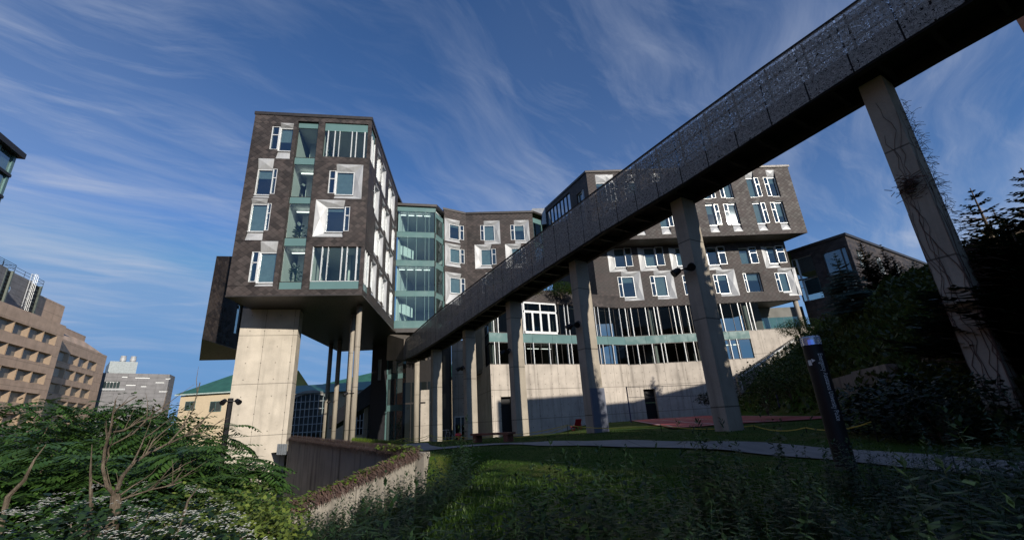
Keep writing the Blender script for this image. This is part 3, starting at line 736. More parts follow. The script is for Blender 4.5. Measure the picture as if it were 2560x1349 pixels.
for k in range(4): PB.box(mb, e2_-4.0+k*.95, e2_-3.3+k*.95, -2.2, -2.1, G2b-.45, G2b-.32)
mb.build('lamp', LAMP, pod)
mb = MB(); PA.box(mb, d0+.6, d0+1.1, -.9, -.6, TLt+.3, TLt+.75); PA.box(mb, d0+1.7, d0+2.25, -.9, -.6, TLt+.35, TLt+1.0)
tag(mb.build('blue_chair', simple('blue_plastic', (.02,.16,.5), .4)), 'blue chairs just inside the white terrace doors', 'chair')
# terrace recess at the right end
mb = MB(); u0, u1 = PB.px(1912,830)[0], PB.px(2004,825)[0]
PB.box(mb, e1_, u1+4, -4.2, -4, TLt-.3, G1t); PB.box(mb, e1_, u1+4, -4.2, -.02, TLt-.3, TLt+.1); mb.build('terrace_recess', INTD, pod)
mb = MB()
for k in range(5):
    a_ = u0+(u1-u0)*k/5; PB.box(mb, a_+.03, a_+(u1-u0)/5-.03, -.03, .02, TLt+.15, TLt+1.5)
mb.build('glass_railing', m_glass('railing_glass', (.5,.75,.72), .08, None, .6), pod)
x_, y_, _z = PB.P(u1+.6, -.5, 0); mb = MB(); mb.tube([(x_,y_,6),(x_,y_,G1t)], .3, 16); mb.smooth = True; mb.build('column', CONCP, pod)
# roof terrace planting (built later)
TERR = []
for k in range(5): pass
# ------------------------------------------------------------------ entrance court behind the bridge (recess under the link)
ent = thing('entrance_block', 'shaded ground floor under the glass link with dark glazing and concrete walls', 'building', (-10, 57, -2))
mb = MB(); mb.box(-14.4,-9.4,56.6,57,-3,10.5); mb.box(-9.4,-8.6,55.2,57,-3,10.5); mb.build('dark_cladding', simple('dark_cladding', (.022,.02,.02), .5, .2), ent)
mb = MB(); mb.box(-8.6,-6.0,57.2,57.6,-3,10.4); mb.box(-12.6,-11.2,55.6,56.5,-3,4.2); mb.build('concrete_wall', CONCW, ent)
mb = MB(); mb.tube([(-11.9,51.8,-3),(-11.9,51.8,10.5)], .32, 18); mb.smooth = True; mb.build('column', CONCP, ent)
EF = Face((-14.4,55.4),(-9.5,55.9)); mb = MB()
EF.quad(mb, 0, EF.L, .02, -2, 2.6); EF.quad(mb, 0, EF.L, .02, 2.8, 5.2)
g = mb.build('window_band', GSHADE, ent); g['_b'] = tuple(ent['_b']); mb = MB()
for k in range(6): EF.box(mb, k*EF.L/5-.04, k*EF.L/5+.04, -.05, .09, -2, 5.2)
EF.box(mb, 0, EF.L, -.05, .08, 2.6, 2.8); mb.build('mullion', ZINCD, g)
DF = Face((-8.4,56.9),(-6.4,57.1)); mb = MB(); DF.box(mb, .1,.22,0,.12,-2,.75); DF.box(mb,.85,.97,0,.121,-2,.75); DF.box(mb,1.6,1.72,0,.12,-2,.75); DF.box(mb,.1,1.72,0,.119,.75,.9)
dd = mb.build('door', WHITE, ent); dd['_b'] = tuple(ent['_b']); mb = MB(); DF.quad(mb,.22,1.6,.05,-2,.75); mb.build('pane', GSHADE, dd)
# rear stair wing seen under the raised block
rear = thing('rear_wing', 'narrow black wing with tall slit window between round columns and bridge end', 'building', (-17.6, 60, -3))
q0 = aty(930, 900, 58); q1 = aty(968, 900, 58)
rF = Face((q0.x,58),(q1.x,58)); ro = []
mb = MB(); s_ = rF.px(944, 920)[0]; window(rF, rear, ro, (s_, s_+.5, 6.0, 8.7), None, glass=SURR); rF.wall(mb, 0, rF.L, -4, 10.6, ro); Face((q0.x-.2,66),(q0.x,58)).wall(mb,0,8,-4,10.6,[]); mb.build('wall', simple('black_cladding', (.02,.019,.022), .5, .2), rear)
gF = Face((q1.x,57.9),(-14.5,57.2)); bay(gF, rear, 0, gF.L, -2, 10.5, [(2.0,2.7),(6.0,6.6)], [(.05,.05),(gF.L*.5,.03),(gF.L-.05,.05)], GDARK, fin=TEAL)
ramp = thing('covered_ramp', 'black sloping covered ramp crossing behind the round columns to the rear wing', 'ramp', (-21, 62, 0))
mb = MB(); r0, r1 = aty(880,1010,62), aty(972,965,60)
mb.hexa([(r0.x-3,62,r0.z-3.0),(r1.x,60,r1.z-.9),(r1.x,63,r1.z-.9),(r0.x-3,65,r0.z-3.0),(r0.x-3,62,r0.z-1.4),(r1.x,60,r1.z+2.2),(r1.x,63,r1.z+2.2),(r0.x-3,65,r0.z-1.4)]); mb.build('ramp_deck', simple('ramp_cladding', (.02,.02,.024), .5, .2), ramp)
mb = MB()
for k in (.2,.55,.9):
    x_ = lerp(r0.x-2, r1.x, k); mb.box(x_-.3, x_+.3, 61.5, 62.3, -4, lerp(r0.z-2.6, r1.z-.5, k))
mb.build('support', CONCP, ramp)
# ------------------------------------------------------------------ footbridge
BA = Vector((11.811, 11.257)); BD = Vector((-.52781, .84936)); BN = Vector((-.84936, -.52781))
def BP(s, n, z): q = BA + BD*s + BN*n; return (q.x, q.y, z)
bot = [(-40,9.75),(-2.5,9.27),(0,9.16),(5.75,8.77),(11.3,8.62),(19,8.16),(33.7,7.1),(39.2,6.82),(48,6.8)]
top = [(-40,11.75),(-5,11.35),(-.6,11.25),(2.35,11.25),(5.85,11.16),(10.9,10.95),(18.8,10.55),(32.7,9.78),(42,8.9),(48,8.9)]
zb = lambda s: interp(bot, s); zt = lambda s: interp(top, s)
bridge = thing('footbridge', 'long dark footbridge with pierced metal parapets sloping across the scene on concrete pillars', 'bridge', (3.9, 24, -1))
SEG = [-30, -24] + [-22.5+1.25*i for i in range(52)]
S0, S1 = -24.0, 42.5
def ribbon(mb, n0, n1, f0, f1, s0, s1, step=1.25, mi=0):
    s = s0
    while s < s1-.01:
        e = min(s+step, s1)
        mb.hexa([BP(s,n1,f0(s)),BP(s,n0,f0(s)),BP(e,n0,f0(e)),BP(e,n1,f0(e)),BP(s,n1,f1(s)),BP(s,n0,f1(s)),BP(e,n0,f1(e)),BP(e,n1,f1(e))], mi); s = e
mb = MB(); ribbon(mb, -.60, 1.42, lambda s: zb(s)+.38, lambda s: zb(s)+.80, S0, S1+3.5, 2.5); mb.build('deck', DECK, bridge)
mb = MB(); ribbon(mb, 1.18, 1.40, lambda s: zb(s)+.02, lambda s: zb(s)+.379, S0, S1+3.5, 2.5); mb.build('girder', DECK, bridge)
mb = MB(); ribbon(mb, -.58, -.36, lambda s: zb(s)+.05, lambda s: zb(s)+.379, S0, S1+3.5, 2.5); mb.build('girder', DECK, bridge)
mb = MB(); s = S0+1
while s < S1+3:
    mb.hexa([BP(s,1.179,zb(s)+.1),BP(s,-.359,zb(s)+.1),BP(s+.12,-.359,zb(s)+.1),BP(s+.12,1.179,zb(s)+.1),BP(s,1.179,zb(s)+.378),BP(s,-.359,zb(s)+.378),BP(s+.12,-.359,zb(s)+.378),BP(s+.12,1.179,zb(s)+.378)]); s += 1.25
mb.build('cross_rib', DECK, bridge)
s = -22.5; i = 0; lin = []
while s < S1-.1:
    e = s+1.25; g = .022
    mb = MB(); w = .02
    def sheetq(mb, na, nb, s, e):
        lo = 0 if na > 0 else .36
        mb.poly([BP(e-g,nb,zb(e)+lo), BP(s+g,na,zb(s)+lo), BP(s+g,na,zt(s)), BP(e-g,nb,zt(e))])
    if s > -14: sheetq(mb, 1.55, 1.55, s, e); mb.build('parapet_panel', PERF, bridge)
    mb = MB()
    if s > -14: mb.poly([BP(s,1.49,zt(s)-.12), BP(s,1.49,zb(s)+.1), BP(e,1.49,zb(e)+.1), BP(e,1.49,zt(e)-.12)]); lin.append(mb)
    mb = MB(); sheetq(mb, -.64, -.64, s, e)
    if s > -14: mb.build('parapet_panel', PERF, bridge)
    s = e; i += 1
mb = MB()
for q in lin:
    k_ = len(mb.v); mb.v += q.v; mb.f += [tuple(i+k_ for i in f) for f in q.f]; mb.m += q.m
mb.build('parapet_shade_sheet', m_perf('perforated_shade_sheet', 6.6, .80, (.02,.02,.02), (.035,.034,.033)), bridge)  # added near-black sheet standing in for the shade behind the holes
mb = MB(); ribbon(mb, 1.46, 1.575, lambda s: zt(s)-.0, lambda s: zt(s)+.05, -14, S1, 1.25); mb.build('top_rail', DECK, bridge)
mb = MB(); s = -14.0
while s < S1+.1:
    for n, k in ((1.47, 1), (-.68, -1)):
        mb.hexa([BP(s-.03,n+.03,zb(s)+.2),BP(s-.03,n-.03,zb(s)+.2),BP(s+.03,n-.03,zb(s)+.2),BP(s+.03,n+.03,zb(s)+.2),BP(s-.03,n+.03,zt(s)-.05),BP(s-.03,n-.03,zt(s)-.05),BP(s+.03,n-.03,zt(s)-.05),BP(s+.03,n+.03,zt(s)-.05)])
    s += 1.25
mb.build('parapet_frame', DECK, bridge)
mb = MB(); ribbon(mb, 1.44, 1.47, lambda s: zb(s)+1.02, lambda s: zb(s)+1.06, -14, S1, 2.5); ribbon(mb, 1.30, 1.36, lambda s: zb(s)+1.75, lambda s: zb(s)+1.81, -14, S1, 2.5)
ribbon(mb, -.62, -.56, lambda s: zb(s)+1.75, lambda s: zb(s)+1.81, -14, S1, 2.5); mb.build('handrail', simple('steel_rail', (.4,.4,.4), .4, .6), bridge)
s = -13.4
while s < 42:
    mb = MB()
    mb.hexa([BP(s,-.8,zb(s)-.12),BP(s,-1.0,zb(s)-.05),BP(s+.1,-1.0,zb(s)-.05),BP(s+.1,-.8,zb(s)-.12),BP(s,-.6,zb(s)+.1),BP(s,-1.0,zb(s)+.03),BP(s+.1,-1.0,zb(s)+.03),BP(s+.1,-.6,zb(s)+.1)]); s += 2.5
mb.build('bracket', BLACK, bridge)
mb = MB(); s = -14.0
while s < 42:
    mb.hexa([BP(s,-.60,zb(s)+.34),BP(s,-.66,zb(s)+.34),BP(s+2.45,-.80,zb(s+2.45)+.34),BP(s+2.45,-.60,zb(s+2.45)+.34),BP(s,-.60,zb(s)+.82),BP(s,-.66,zb(s)+.82),BP(s+2.45,-.80,zb(s+2.45)+.82),BP(s+2.45,-.60,zb(s+2.45)+.82)]); s += 2.5
mb.build('shadow_edge_plate', DECK, bridge)  # added sawtooth plates, shaped to step the shadow edge on the pillars
mb = MB()
mb.hexa([BP(S1,1.75,6.75),BP(S1,-.9,6.75),BP(S1+4.6,-.2,7.3),BP(S1+4.6,2.3,7.3),BP(S1,1.75,8.95),BP(S1,-.9,8.95),BP(S1+4.6,-.2,10.35),BP(S1+4.6,2.3,10.35)])
mb.build('end_wall', m_concrete('board_concrete', (.13,.11,.09), .3, 20, 1.2, .6, .5, holes=False), bridge)
for k in range(-1, 6):
    s = 7.5*k; q = BP(s, 0, 0); zg = lawn_z(q[0], q[1])-.6; t_ = zb(s)+.12
    mb = MB(); a_, b_ = .3, .46
    mb.hexa([BP(s-a_,b_,zg),BP(s-a_,-b_,zg),BP(s+a_,-b_,zg),BP(s+a_,b_,zg),BP(s-a_,b_,t_),BP(s-a_,-b_,t_),BP(s+a_,-b_,t_),BP(s+a_,b_,t_)])
    mb.build('pillar', CONCP, bridge)
# ------------------------------------------------------------------ far buildings
def far_box(name, label, cat, pts):  # pts: list of (px,py) along the roof line from left to right
    pass
def roofpoly(pts, z): return [atz(x, y, z).to_2d() for x, y in pts]
# tan precast building, nearer block
ZT = 22.0
ta = atz(166, 815, ZT).to_2d(); tl = atz(0, 751, ZT).to_2d()
td = (tl-ta).normalized(); tn = Vector((-td.y, td.x))
if tn.dot(-ta) > 0: tn = -tn      # tn: away from the camera
TF = Face(ta+td*40, ta)
tanb = thing('tan_office_block', 'tan precast office block with rows of deep set windows at the left edge', 'building', (ta.x, ta.y, -12))
def tan_rows(F, par, rows, xs, dep=.55):
    ops = [(a_, b_, c, d) for c, d in rows for a_, b_ in xs]
    for c, d in rows:
        for a_, b_ in xs:
            mb = MB(); m = .16*(b_-a_)
            O = [F.P(a_,.01,c), F.P(b_,.01,c), F.P(b_,.01,d), F.P(a_,.01,d)]; I = [F.P(a_+m,-dep,c+.25), F.P(b_-m*1.3,-dep,c+.25), F.P(b_-m*1.3,-dep,d-.15), F.P(a_+m,-dep,d-.15)]
            for i in range(4): j = (i+1) % 4; mb.poly([O[i], O[j], I[j], I[i]])
            w = mb.build('window', TANR, par); w['_b'] = tuple(par['_b'])
            mb = MB(); mb.poly(I); mb.build('pane', TANW, w)
    return ops
zp = lambda F, x, y: F.px(.2817*x, 640+.2817*y)
wt = [zp(TF, 0, y)[1] for y in (540,)]
r1 = (zp(TF,470,790)[1], zp(TF,510,705)[1]); r2 = (zp(TF,415,960)[1], zp(TF,455,885)[1]); r3 = (zp(TF,360,1135)[1], zp(TF,410,1052)[1]); hh = r1[0]-r2[0]
colw = zp(TF,500,790)[0]-zp(TF,400,730)[0]
xe = zp(TF, 500, 740)[0]; cw_ = zp(TF,500,740)[0]-zp(TF,385,690)[0]; pt = (zp(TF,385,690)[0]-zp(TF,125,600)[0])/2
xs = []; x = xe
while x > 1: xs.append((x-cw_, x)); x -= pt
rows = [(r1[0]-hh*k, r1[0]-hh*k+(r1[1]-r1[0])) for k in range(5)]
mb = MB(); ops = tan_rows(TF, tanb, rows, xs)
TF.wall(mb, 0, TF.L, -14, ZT, ops, .02); e = TF.P(TF.L, -22, 0); Face((ta.x,ta.y), e[:2]).wall(mb, 0, 22, -14, ZT, [])
mb.build('wall', TAN, tanb)
mb = MB(); mb.poly([TF.P(0,0,ZT-.3),TF.P(TF.L,0,ZT-.3),TF.P(TF.L,-22,ZT-.3),TF.P(0,-22,ZT-.3)]); mb.build('roof', TAN, tanb)
pa_, pb_ = zp(TF, 300, 500), zp(TF, 488, 560)
mb = MB()
p1 = TF.px(80, 790, -6); p2 = TF.px(133, 790, -6); zt1 = TF.px(133, 752, -6)[1]
TF.box(mb, p1[0], p2[0]+3.0, -17, -6, ZT-.3, zt1); mb.build('penthouse', TAN, tanb)
# second tan block, set back, with sloped skylight roof
T2z = 20.5
sa = atz(268, 889, T2z).to_2d(); sb = atz(162, 848, T2z).to_2d()
SFc = Face(sb+(sb-sa)*.25, sa)
tan2 = thing('tan_office_block', 'smaller tan block with a sloping tiled skylight roof beside the big tan block', 'building', (sa.x, sa.y, -12))
q1 = (zp(SFc,770,1000)[1], zp(SFc,815,930)[1]); q2 = (zp(SFc,735,1125)[1], zp(SFc,780,1058)[1]); h2 = q1[0]-q2[0]
c1 = zp(SFc,860,960)[0]; pt2 = (zp(SFc,860,960)[0]-zp(SFc,615,880)[0])/3.0
xs2 = [(c1-pt2*(k+1)+.15, c1-pt2*k-.15) for k in range(6)]
mb = MB(); ops = tan_rows(SFc, tan2, [(q1[0]-h2*k, q1[0]-h2*k+(q1[1]-q1[0])) for k in range(5)], [x for x in xs2 if x[0] > 0.2], .45)
SFc.wall(mb, 0, SFc.L, -14, T2z, ops, .02); Face(sa, SFc.P(SFc.L,-25,0)[:2]).wall(mb, 0, 25, -14, T2z, []); mb.build('wall', TAN, tan2)
mb = MB(); a0 = SFc.px(245, 880)[0]; top0 = SFc.px(164, 822, -7); top1 = SFc.px(212, 846, -7)
nx, nz = 14, 6; base = [SFc.P(0,-.4,T2z-.2), SFc.P(SFc.L,-.4,T2z-.2)]; upz = T2z+4.4
for i in range(nx):
    for j in range(nz):
        def sp(u, v): 
            s_ = lerp(0, lerp(SFc.L-.3, top1[0], v), u); return SFc.P(s_, lerp(-.3, -7, v), lerp(T2z, upz, v))
        mb.poly([sp(i/nx,j/nz), sp((i+1)/nx,j/nz), sp((i+1)/nx,(j+1)/nz), sp(i/nx,(j+1)/nz)], 0 if (i+j) % 2 else 1)
mb.build('sloping_skylight', [TANR, TAN], tan2)
mb = MB(); SFc.box(mb, 0, top1[0]+.3, -12, -7, T2z-1, upz+1.3); mb.build('penthouse', TAN, tan2)
# cooling towers on the tan roof
def cool(x0, x1, yb, yt, dpt, label, ladder, badge):
    o = thing('cooling_tower', label, 'cooling tower', TF.P(TF.px(x0, yb, dpt)[0], dpt, ZT), 'rooftop cooling towers')
    s0, s1 = TF.px(x0, yb, dpt)[0], TF.px(x1, yb, dpt)[0]; zt_ = TF.px(x1, yt, dpt)[1]
    sm_ = s0+(s1-s0)*.70
    mb = MB(); TF.box(mb, s0-4, sm_, dpt-5, dpt, ZT-.4, zt_); mb.build('body', GREY, o)
    mb = MB(); TF.box(mb, sm_, s1, dpt-5, dpt-.3, ZT-.4, zt_-.1); mb.build('louvre_core', BLACK, o)
    mb = MB(); n = 9
    for k in range(n+1):
        z = lerp(ZT+.3, zt_-.3, k/n); TF.box(mb, sm_+.02, s1+.06, dpt-5.05, dpt-.25, z, z+.09)
    TF.box(mb, sm_, sm_+.25, dpt-.3, dpt+.05, ZT, zt_); TF.box(mb, s1-.2, s1+.1, dpt-.4, dpt+.0, ZT, zt_); mb.build('louvre', simple('louvre_grey', (.12,.14,.12), .6), o)
    mb = MB(); r_ = .035
    for z in (zt_+.5, zt_+1.05):
        mb.tube([TF.P(s0-4,dpt,z), TF.P(s1,dpt,z), TF.P(s1,dpt-5,z)], r_, 5)
    for s_ in (s0-3, s0-1.5, s0, (s0+s1)/2, s1): mb.tube([TF.P(s_,dpt,zt_), TF.P(s_,dpt,zt_+1.05)], r_, 5)
    for n_ in (-2.5,-5): mb.tube([TF.P(s1,dpt+n_,zt_), TF.P(s1,dpt+n_,zt_+1.05)], r_, 5)
    mb.build('railing', BLACK, o)
    if ladder:
        mb = MB(); la, lb = sm_-.95, sm_-.25
        for l in (la, lb): mb.tube([TF.P(l,dpt+.25,ZT-1), TF.P(l,dpt+.25,zt_+1.2)], .05, 5)
        k = ZT-.5
        while k < zt_+1.1: mb.tube([TF.P(la,dpt+.25,k), TF.P(lb,dpt+.25,k)], .03, 4); k += .35
        for k in range(6):
            z = lerp(ZT+1, zt_+1.1, k/5); mb.tube([TF.P(la,dpt+.25,z), TF.P(la-.1,dpt+.8,z), TF.P((la+lb)/2,dpt+1.0,z), TF.P(lb+.1,dpt+.8,z), TF.P(lb,dpt+.25,z)], .03, 4)
        for l in (la-.1, (la+lb)/2, lb+.1): mb.tube([TF.P(l,dpt+.85,ZT+1), TF.P(l,dpt+.85,zt_+1.1)], .025, 4)
        mb.build('caged_ladder', WHITE, o)
    if badge:
        c = TF.px(19.5, 721, dpt); mb = MB(); rr = .62; n = 28
        def disc(r0, mi, off, a0=0, a1=2*math.pi, cx=0, cz=0):
            mb.poly([TF.P(c[0]+cx+r0*math.cos(lerp(a0,a1,k/n)), dpt+off, c[1]+cz+r0*math.sin(lerp(a0,a1,k/n))) for k in range(n)], mi)
        disc(rr, 0, .02); disc(rr*.84, 1, .03)
        disc(rr*.42, 0, .04, cx=-.08, cz=.12); disc(rr*.42, 1, .05, cx=.06, cz=.02)
        disc(rr*.30, 0, .06, cx=.14, cz=-.16)
        mb.build('round_badge', [simple('badge_white', (.8,.85,.88), .5), simple('badge_blue', (.02,.28,.55), .5)], o)
cool(-30, 90, 770, 708, -5.0, 'grey cooling tower with caged ladder and round blue badge on tan roof', True, True)
cool(-60, 16, 738, 668, -2.0, 'cooling tower cut by the left picture edge on the tan roof', False, False)
# grey laboratory behind
Zg = 17.0
ga, gb, gc = atz(258,931,Zg).to_2d(), atz(425,935,Zg).to_2d(), atz(438,941,Zg).to_2d()
GF = Face(ga+(ga-gb)*.3, gb); grey = thing('grey_laboratory', 'grey clad laboratory building with white slit windows and twin roof vents', 'building', (gb.x, gb.y, -12))
mb = MB(); gops = []
gq = lambda x, y: GF.px(.2817*x, 640+.2817*y)
for (x0, x1, y) in ((1082,1132,1068),(1200,1332,1076),(942,1055,1114),(1118,1205,1141),(1380,1460,1118),(1250,1300,1153),(1470,1512,1085),(1410,1485,1198)):
    a_, b_ = gq(x0, y), gq(x1, y); gops.append((a_[0], b_[0], a_[1]-.17, a_[1]+.17))
for k in range(5):
    a_ = gq(915+k*30, 1150); gops.append((a_[0], a_[0]+gq(940,1150)[0]-gq(915,1150)[0], a_[1]-1.2, a_[1]+1.0))
GF.wall(mb, 0, GF.L, -14, Zg, gops, .25); Face(gb, gc).wall(mb, 0, (gc-gb).length, -14, Zg, []); mb.build('wall', GREY, grey)
for i, o4 in enumerate(gops):
    mb = MB(); GF.quad(mb, o4[0], o4[1], -.2, o4[2], o4[3]); mb.build('window', WHITE if i < 8 else GDARK, grey)
a_ = gq(890,1175); mb = MB(); GF.box(mb, a_[0], gq(1110,1175)[0], -.1, .1, a_[1]-.35, a_[1]+.1); mb.build('ledge', simple('pale_ledge', (.35,.36,.37)), grey)
mb = MB(); p0, p1 = gq(960,1040)[0], gq(1215,1040)[0]; GF.box(mb, p0, p1, -14, -3, Zg-.2, Zg+3.3); mb.build('plant_room', simple('plant_grey', (.22,.25,.26), .5, .2), grey)
for x in (1078, 1168):
    s_ = GF.px(.2817*x, 640+.2817*980, -5)[0]; w_ = .75*gq(1103,1000)[0]-.75*gq(1053,1000)[0]; w_ *= .62; p = GF.P(s_, -5, 0); z = Zg+3.3
    w_ *= 1.35; mb = MB(); mb.tube([(p[0],p[1],z-.2),(p[0],p[1],z+w_*.5),(p[0],p[1],z+w_*.6),(p[0],p[1],z+w_*1.7),(p[0],p[1],z+w_*1.8),(p[0],p[1],z+w_*2.5)], [w_*.75,w_*.75,w_,w_,w_*.8,w_*.92], 14); mb.build('roof_vent', SURR, grey)
mb = MB(); mb.poly([GF.P(0,0,Zg-.1),GF.P(GF.L,0,Zg-.1),GF.P(GF.L,-30,Zg-.1),GF.P(0,-30,Zg-.1)]); mb.build('roof', GREY, grey)
# green roofed hall
gd = 125.0
hall = thing('green_roof_hall', 'cream hall with green metal hip roof and arched window wall behind the pier', 'building', (-55, 125, -12))
E0 = aty(437,986,gd); ez = E0.z
x1_ = aty(690, 960, 125).x; mb = MB(); mb.box(E0.x+1.2, x1_-.5, gd+.8, gd+30, -14, ez-.35); mb.build('wall', CREAM, hall)
rg = aty(585, 935, gd+12); rgz = rg.z; x0, x1 = E0.x, aty(690, 960, 125).x
r0x = rg.x
mb = MB(); mb.poly([(x0,gd,ez),(x1,gd,ez),(x1,gd+12,rgz),(r0x,gd+12,rgz)]); mb.poly([(x0,gd+24,ez),(x0,gd,ez),(r0x,gd+12,rgz)]); mb.poly([(x1,gd+24,ez),(x0,gd+24,ez),(r0x,gd+12,rgz),(x1,gd+12,rgz)])
mb.build('roof', GROOF, hall)
mb = MB(); mb.box(x0,x1,gd-.05,gd+.15,ez-.3,ez+.02); mb.build('eave', simple('pale_eave', (.40,.47,.44)), hall)
for (xa, xb, ya, yb) in ((527,552,1003,1027),(465,486,1003,1024)):
    a_, b_ = aty(xa,ya,gd+.78), aty(xb,yb,gd+.78); m_ = (a_.x+b_.x)/2
    mb = MB(); mb.box(a_.x,b_.x,gd+.62,gd+.85,b_.z,a_.z); w_ = mb.build('window', TEAL, hall); w_['_b'] = tuple(hall['_b'])
    mb = MB(); mb.poly([(a_.x+.1,gd+.6,b_.z+.1),(m_-.05,gd+.6,b_.z+.1),(m_-.05,gd+.6,a_.z-.1),(a_.x+.1,gd+.6,a_.z-.1)]); mb.poly([(m_+.05,gd+.6,b_.z+.1),(b_.x-.1,gd+.6,b_.z+.1),(b_.x-.1,gd+.6,a_.z-.1),(m_+.05,gd+.6,a_.z-.1)]); mb.build('pane', GDARK, w_)
def arch(xa, xb, yt, yb, gy):
    a_, b_ = aty(xa, yt, gy), aty(xb, yb, gy); cx, hw = (a_.x+b_.x)/2, (b_.x-a_.x)/2; zs = a_.z-hw*.35; n = 14
    arcp = [(cx+hw*math.cos(math.pi*k/n), zs+hw*.42*math.sin(math.pi*k/n)) for k in range(n+1)]
    mb = MB(); mb.poly([(cx-hw,gy,b_.z),(cx+hw,gy,b_.z)]+[(p[0],gy,p[1]) for p in arcp]); w_ = mb.build('arched_window', GSHADE, hall); w_['_b'] = tuple(hall['_b'])
    mb = MB()
    for k in range(1,8): x = cx-hw+2*hw*k/8; hz = zs+hw*.42*math.sqrt(max(0,1-((x-cx)/hw)**2)); mb.box(x-.05,x+.05,gy-.12,gy-.02,b_.z,hz)
    k = b_.z+1
    while k < zs+hw*.4: 
        ww = hw*(1 if k < zs else math.sqrt(max(0,1-((k-zs)/(hw*.42))**2))); mb.box(cx-ww,cx+ww,gy-.13,gy-.03,k-.05,k+.05); k += 1.25
    mb.build('glazing_bar', simple('glazing_white', (.5,.52,.52), .5), w_)
    mb = MB()
    for k in range(n):
        p, q = arcp[k], arcp[k+1]; f = 1.09
        P2 = lambda t: (cx+(t[0]-cx)*f, zs+(t[1]-zs)*1.25+.3)
        pp_, qq = P2(p), P2(q); mb.hexa([(p[0],gy-.3,p[1]),(q[0],gy-.3,q[1]),(q[0],gy+.3,q[1]),(p[0],gy+.3,p[1]),(pp_[0],gy-.3,pp_[1]),(qq[0],gy-.3,qq[1]),(qq[0],gy+.3,qq[1]),(pp_[0],gy+.3,pp_[1])])
    mb.build('arch_surround', simple('arch_stone', (.30,.29,.27)), w_)
hall2 = thing('arched_hall', 'shaded hall with arched gridded windows under a green roof beside the round columns', 'building', (-33, 78, -12))
h0, h1 = aty(690,985,78), aty(960,985,78); he = aty(800,981,78).z; hr = aty(800,960,86).z
mb = MB(); mb.box(h0.x, h1.x, 78.3, 92, -12, he); mb.build('wall', CREAM, hall2)
mb = MB(); mb.poly([(h0.x-.5,77.6,he),(h1.x+.5,77.6,he),(h1.x+.5,86,hr),(h0.x-.5,86,hr)]); mb.poly([(h1.x+.5,86,hr),(h1.x+.5,94,he),(h0.x-.5,94,he),(h0.x-.5,86,hr)]); mb.build('roof', GROOF, hall2)
hall = hall2
arch(733, 812, 990, 1092, 78.1); arch(888, 948, 984, 1082, 78.09)
wing = thing('green_roof_pavilion', 'green metal roofed pavilion peeping out between the round columns and black wing', 'building', (-38, 150, -12))
a_, b_ = aty(848,952,150), aty(950,925,150); mb = MB(); mb.box(a_.x-2,-22,151,165,-14,a_.z); mb.build('wall', CREAM, wing)
mb = MB(); mb.poly([(a_.x-6,149,a_.z-.9),(-18,149,a_.z-.9),(-22,158,b_.z+1.5),(a_.x+15,158,b_.z+1.5)]); mb.poly([(a_.x-6,168,a_.z-.9),(a_.x-6,149,a_.z-.9),(a_.x+15,158,b_.z+1.5)]); mb.build('roof', GROOF, wing)
# glass corner building at far left edge
gcb = thing('glass_corner_building', 'glass walled building corner with dark cornice at the upper left edge', 'building', (-46, 34, -10))
ca_ = atd(49, 381, 52); cz = ca_.z; cb_ = atz(-60, 290, cz)
GCF = Face((cb_.x, cb_.y), (ca_.x, ca_.y)); gz0 = GCF.px(2, 520)[1]; gzr = GCF.px(5, 548)[1]
bay(GCF, gcb, 0, GCF.L, gz0-6, cz-.5, [], [(GCF.L-.15,.14),(GCF.L-1.9,.12),(GCF.L-3.6,.12),(GCF.L-5.3,.12)], GTEALD, fin=TEAL, name='glazed_bay')
mb = MB(); GCF.box(mb, -2, GCF.L+.25, -9, .35, cz-.5, cz); 
for k in range(1,4): GCF.box(mb, -2, GCF.L-.02, -.3, .05, cz-.5-k*2.0, cz-.25-k*2.0)
mb.build('cornice', ZINCD, gcb)
mb = MB(); GCF.box(mb, -2, GCF.L-.4, -9, -.8, -10, gz0-1.0); mb.build('wall', BRICK, gcb)
q_ = GCF.P(-2,.35,0); mb = MB(); mb.prism([(q_[0],q_[1]),(q_[0]-12,q_[1]+8),(-75,-50),(-34,-50),(-40,q_[1]-14)], -10, cz-.6); mb.build('sky_blocker_mass', BRICK, gcb)  # unseen mass added to keep sky light off the shaded faces
mb = MB(); GCF.box(mb, -2, GCF.L-.1, -.8, .2, gzr-.4, gzr+.3); mb.build('ledge', CREAM, gcb)
# dark wing beyond the trees on the right
Zd = 20.0
da, db, dc = atz(1975,633,Zd).to_2d(), atz(2112,589,Zd).to_2d(), atz(2330,668,Zd).to_2d()
dk = thing('hill_top_block', 'dark shingled block in shade on the hill behind the spruces', 'building', (db.x, db.y, 4))
DFc = Face(da, db); dops = []
for (x, y0, y1, sd) in ((2003,655,698,'R'),(2020,712,752,'L')):
    q0, q1 = DFc.px(x, y1), DFc.px(x, y0); window(DFc, dk, dops, (q0[0], q0[0]+2.0, q0[1], q0[1]+3.0), 'L', .6)
s_ = DFc.px(2055, 640)[0]; dops.append((s_, DFc.L-.4, 8.0, 18.6))
mb = MB(); DFc.wall(mb, 0, DFc.L, 2, Zd, dops); DG = Face(db, dc); dg = []
for k in range(7): window(DG, dk, dg, (2+k*3.0, 3.4+k*3.0, 15.8-(k % 2)*4, 18.4-(k % 2)*4), 'R', .5)
DG.wall(mb, 0, DG.L, 2, Zd, dg); mb.build('wall', ZINC, dk)
bay(DFc, dk, s_, DFc.L-.4, 8.0, 18.6, [(12.5,13.2)], [(s_+.1,.06),(s_+2.2,.06),(s_+4.4,.06)], GDARK, fin=ZINCD)
mb = MB(); DFc.box(mb, -1, DFc.L+.2, -12, .2, Zd, Zd+.35); DG.box(mb, .01, DG.L, -12, .2, Zd+.001, Zd+.351); mb.build('roof', ZINCD, dk)
